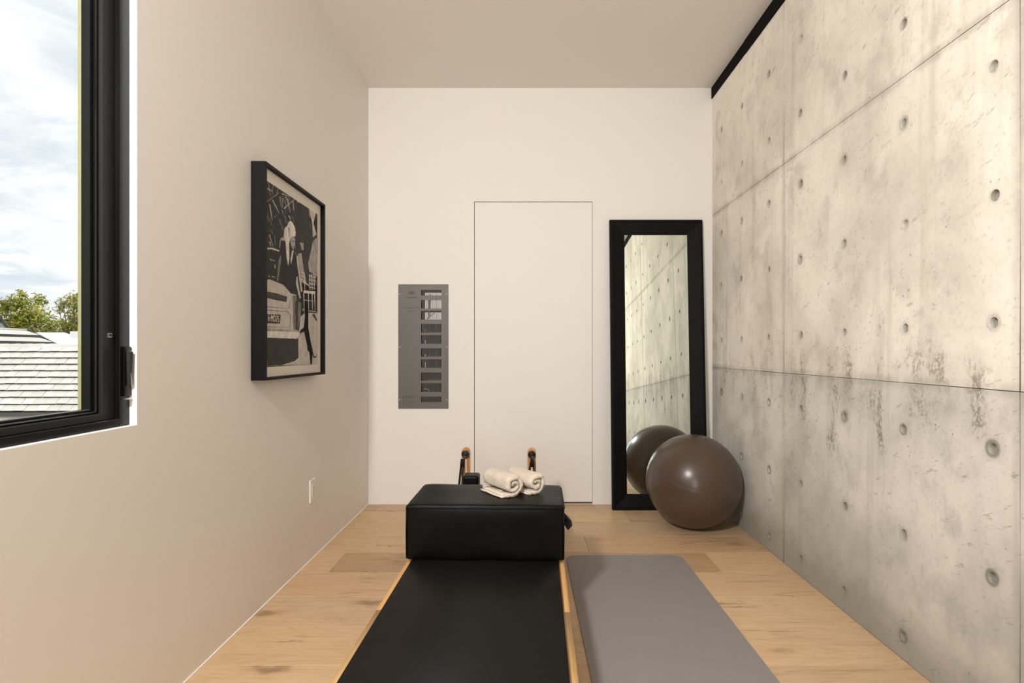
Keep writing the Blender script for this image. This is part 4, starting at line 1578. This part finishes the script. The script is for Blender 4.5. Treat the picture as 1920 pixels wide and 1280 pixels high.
obj('rake_board', bm, m_rake, h2)
bm = bmesh.new()
tube(bm, [(RX0 - .02, 18.5, RZ0 + .03), (RX0 - .02, 26.1, RZ0 + .03)], .06, 8)
obj('ridge_cap', bm, m_tile, h2)
bm = bmesh.new()
hull(bm, [(RX0, 18.6, RZ0 - .06), (RX1 - .1, 18.6, RZ1 - .06), (RX1 - .1, 18.6, GZ), (-26, 18.6, GZ), (-26, 18.6, RZ1)],
     [(RX0, 25.9, RZ0 - .06), (RX1 - .1, 25.9, RZ1 - .06), (RX1 - .1, 25.9, GZ), (-26, 25.9, GZ), (-26, 25.9, RZ1)])
obj('house_wall', bm, m_siding, h2)
# --- third, flat white metal roof
h3 = thing('white_roofed_house', 'distant house with a smooth white sheet roof beside the trees', 'house', (-25, 29, GZ))
bm = bmesh.new()
hull(bm, [(-26.2, 28, 2.09), (-23.4, 28, 1.16), (-23.4, 28, 1.08), (-26.2, 28, 2.01)], [(-26.0, 31, 2.19), (-23.2, 31, 1.2), (-23.2, 31, 1.12), (-26.0, 31, 2.11)])
obj('roof_sheet', bm, plain('white_sheet', (.78, .80, .82), .45), h3)
bm = bmesh.new()
tube(bm, [(-26.2, 27.98, 2.10), (-23.4, 27.98, 1.17)], .03, 6)
obj('rake_board', bm, plain('blue_grey_edge', (.30, .42, .46), .6), h3)
bm = bmesh.new()
hull(bm, [(-26.1, 28.05, 2.0), (-23.6, 28.05, 1.07), (-23.6, 28.05, GZ), (-26.1, 28.05, GZ)], [(-26, 30.9, 2.0), (-23.5, 30.9, 1.07), (-23.5, 30.9, GZ), (-26, 30.9, GZ)])
obj('house_wall', bm, m_soffit, h3)
# --- dark gabled house at the left edge
h4 = thing('gabled_house', 'grey green gabled house with a dark roof edge at the far left', 'house', (-30, 31.4, GZ))
GP = Vector((-28.65, 30.0, 3.02))
gu, gv = Vector((.72, .69, 0)), Vector((-.69, .72, 0))


def gp(u, v, dz):
    q_ = GP + gu * u + gv * v
    return (q_.x, q_.y, GP.z + dz)


bm = bmesh.new()
gw = lambda v: [gp(0, v, -.14), gp(-1.5, v, -2.75), (*gp(-1.5, v, 0)[:2], GZ), (*gp(1.5, v, 0)[:2], GZ), gp(1.5, v, -2.75)]
hull(bm, gw(0), gw(4))
obj('gable_wall', bm, m_siding, h4)
for s_ in (-1, 1):
    bm = bmesh.new()
    rf = lambda v: [gp(0, v, 0), gp(s_ * 1.7, v, -2.98), gp(s_ * 1.7, v, -3.14), gp(0, v, -.16)]
    hull(bm, rf(-.15), rf(4.1))
    obj('roof_slope', bm, m_rake, h4)
# --- white service box on a pole
ub = thing('utility_box', 'small white service box on a thin pole before the right hand tree', 'utility box', (-22.1, 27, GZ))
bm = bmesh.new()
box(bm, -22.3, -21.85, 26.9, 27.2, 1.80, 2.10)
bevel(bm, .03, 2)
obj('box_shell', bm, plain('service_white', (.82, .84, .86), .5), ub)
bm = bmesh.new()
tube(bm, [(-21.95, 27.0, GZ), (-21.95, 27.0, 2.85)], .03, 8)
obj('pole', bm, m_rake, ub)
bm = bmesh.new()
tube(bm, [(-22.45, 27.0, 2.75), (-21.5, 27.0, 2.55)], .025, 6)
obj('cross_arm', bm, m_rake, ub)


# --- trees
def leaf_mat(nm, cols):
    m, n = new_mat(nm)
    p = n.pos()
    f = n.noise(p, .9, 4, .6)
    g = n.noise(p, 7, 2)
    c = n.mix(n.step(n.m('ADD', f, n.m('MULTIPLY', n.m('SUBTRACT', g, .5), .8)), .30, .70), cols[0], cols[1])
    c = n.mix(n.m('MULTIPLY', n.step(n.noise(p, 1.4, 3), .55, .7), .6), c, cols[2])
    d = n.n('ShaderNodeBsdfDiffuse')
    n.put(d.inputs[0], c)
    tl = n.n('ShaderNodeBsdfTranslucent')
    n.put(tl.inputs[0], n.mix(.5, c, (.5, .5, .08)))
    mx = n.n('ShaderNodeMixShader')
    mx.inputs[0].default_value = .3
    n.t.links.new(d.outputs[0], mx.inputs[1])
    n.t.links.new(tl.outputs[0], mx.inputs[2])
    n.out(mx.outputs[0])
    return m


m_bark = plain('bark', (.16, .12, .085), .9, 0, .2, .3, 5)


def tree(label, base, clumps, nleaf, size, mat, seed, group=None):
    rnd = random.Random(seed)
    t = thing('leafy_tree', label, 'tree', base, (0, 0, 0), group)
    b = Vector(base)
    bm = bmesh.new()
    for (cx, cy, cz, r) in clumps:
        c = Vector((cx, cy, cz))
        mid = (b + c) / 2 + Vector((rnd.uniform(-.2, .2), rnd.uniform(-.2, .2), .2))
        fork = Vector((b.x + (c.x - b.x) * .12, b.y + (c.y - b.y) * .12, b.z + (c.z - b.z) * .45))
        tube(bm, [b, fork, mid.lerp(c, .55), c], [.13, .09, .05, .02], 6)
    obj('trunk', bm, m_bark, t)
    bm = bmesh.new()
    tot = sum(r ** 2 for *_, r in clumps)
    for (cx, cy, cz, r) in clumps:
        c = Vector((cx, cy, cz))
        for i in range(int(nleaf * r ** 2 / tot)):
            d = Vector((rnd.gauss(0, 1), rnd.gauss(0, 1), rnd.gauss(0, 1))).normalized()
            rad = r * (rnd.random() ** .45) * (1 + .45 * noise.noise(d * 2.3 + c))
            p = c + Vector((d.x * rad, d.y * rad, d.z * rad * .9))
            nn = (d + Vector((rnd.gauss(0, .7), rnd.gauss(0, .7), rnd.gauss(.3, .7)))).normalized()
            u = nn.orthogonal().normalized()
            u = Matrix.Rotation(rnd.uniform(0, 6.28), 3, nn) @ u
            w = nn.cross(u)
            l = size * rnd.uniform(.6, 1.3)
            q_ = [p - u * l, p + w * l * .38, p + u * l, p - w * l * .38]
            bm.faces.new([bm.verts.new(a) for a in q_])
    fo = obj('foliage', bm, mat, t)
    fo['kind'] = 'stuff'
    return t


TYA = 44.0
KS = 44 / 33


def tp(px, py, Y):
    return ((px - 985) * Y / 1030, Y, 1.0795 + (660 - py) * Y / 1030)


def clumps(Y, lst):
    return [(*[a + b for a, b in zip(tp(px, py, Y), (0, dy * KS, 0))], r * KS) for px, py, r, dy in lst]


cl = clumps(TYA, [(38, 566, .62, 0), (62, 562, .48, .4), (20, 572, .55, -.3), (50, 588, .85, 0), (28, 596, .75, .5), (76, 590, .65, -.3), (88, 604, .6, .2), (8, 580, .40, 0), (62, 610, .9, 0), (30, 622, .9, 0),
                  (92, 625, .7, .3), (104, 632, .5, 0), (40, 551, .30, 0), (10, 612, .7, .5), (75, 640, 1.0, .5), (-14, 600, .9, 0)])
tree('broad green tree standing tallest beyond the tiled roof', (tp(48, 660, TYA)[0], TYA, GZ), cl, 7500, .14,
     leaf_mat('leaf_green', ((.12, .135, .02), (.50, .50, .09), (.62, .54, .14))), 2)
TYB = 48.0
cl = clumps(TYB, [(118, 568, .42, 0), (134, 558, .50, .2), (112, 580, .35, 0), (142, 575, .5, -.2), (126, 592, .40, .3), (148, 595, .55, 0), (118, 604, .35, 0), (155, 565, .6, 0), (165, 585, .7, 0),
                  (140, 606, .38, 0), (150, 612, .45, .2), (172, 605, .7, .2)])
tree('sparse yellowing tree right of the broad green tree, tinged with orange', (tp(146, 660, TYB)[0], TYB, GZ), cl, 2800, .14,
     leaf_mat('leaf_yellow', ((.20, .20, .05), (.52, .48, .16), (.62, .32, .09))), 8)
TYC = 41.0
cl = clumps(TYC, [(120, 632, .55, 0), (132, 625, .5, .3), (145, 634, .6, 0), (110, 642, .5, 0), (128, 612, .35, 0), (160, 628, .7, 0)])
tree('low dark olive bush tree under the yellowing crown, at the roof ridge', (tp(134, 660, TYC)[0], TYC, GZ), cl, 2600, .133,
     leaf_mat('leaf_olive', ((.09, .095, .012), (.27, .25, .03), (.30, .20, .03))), 12)
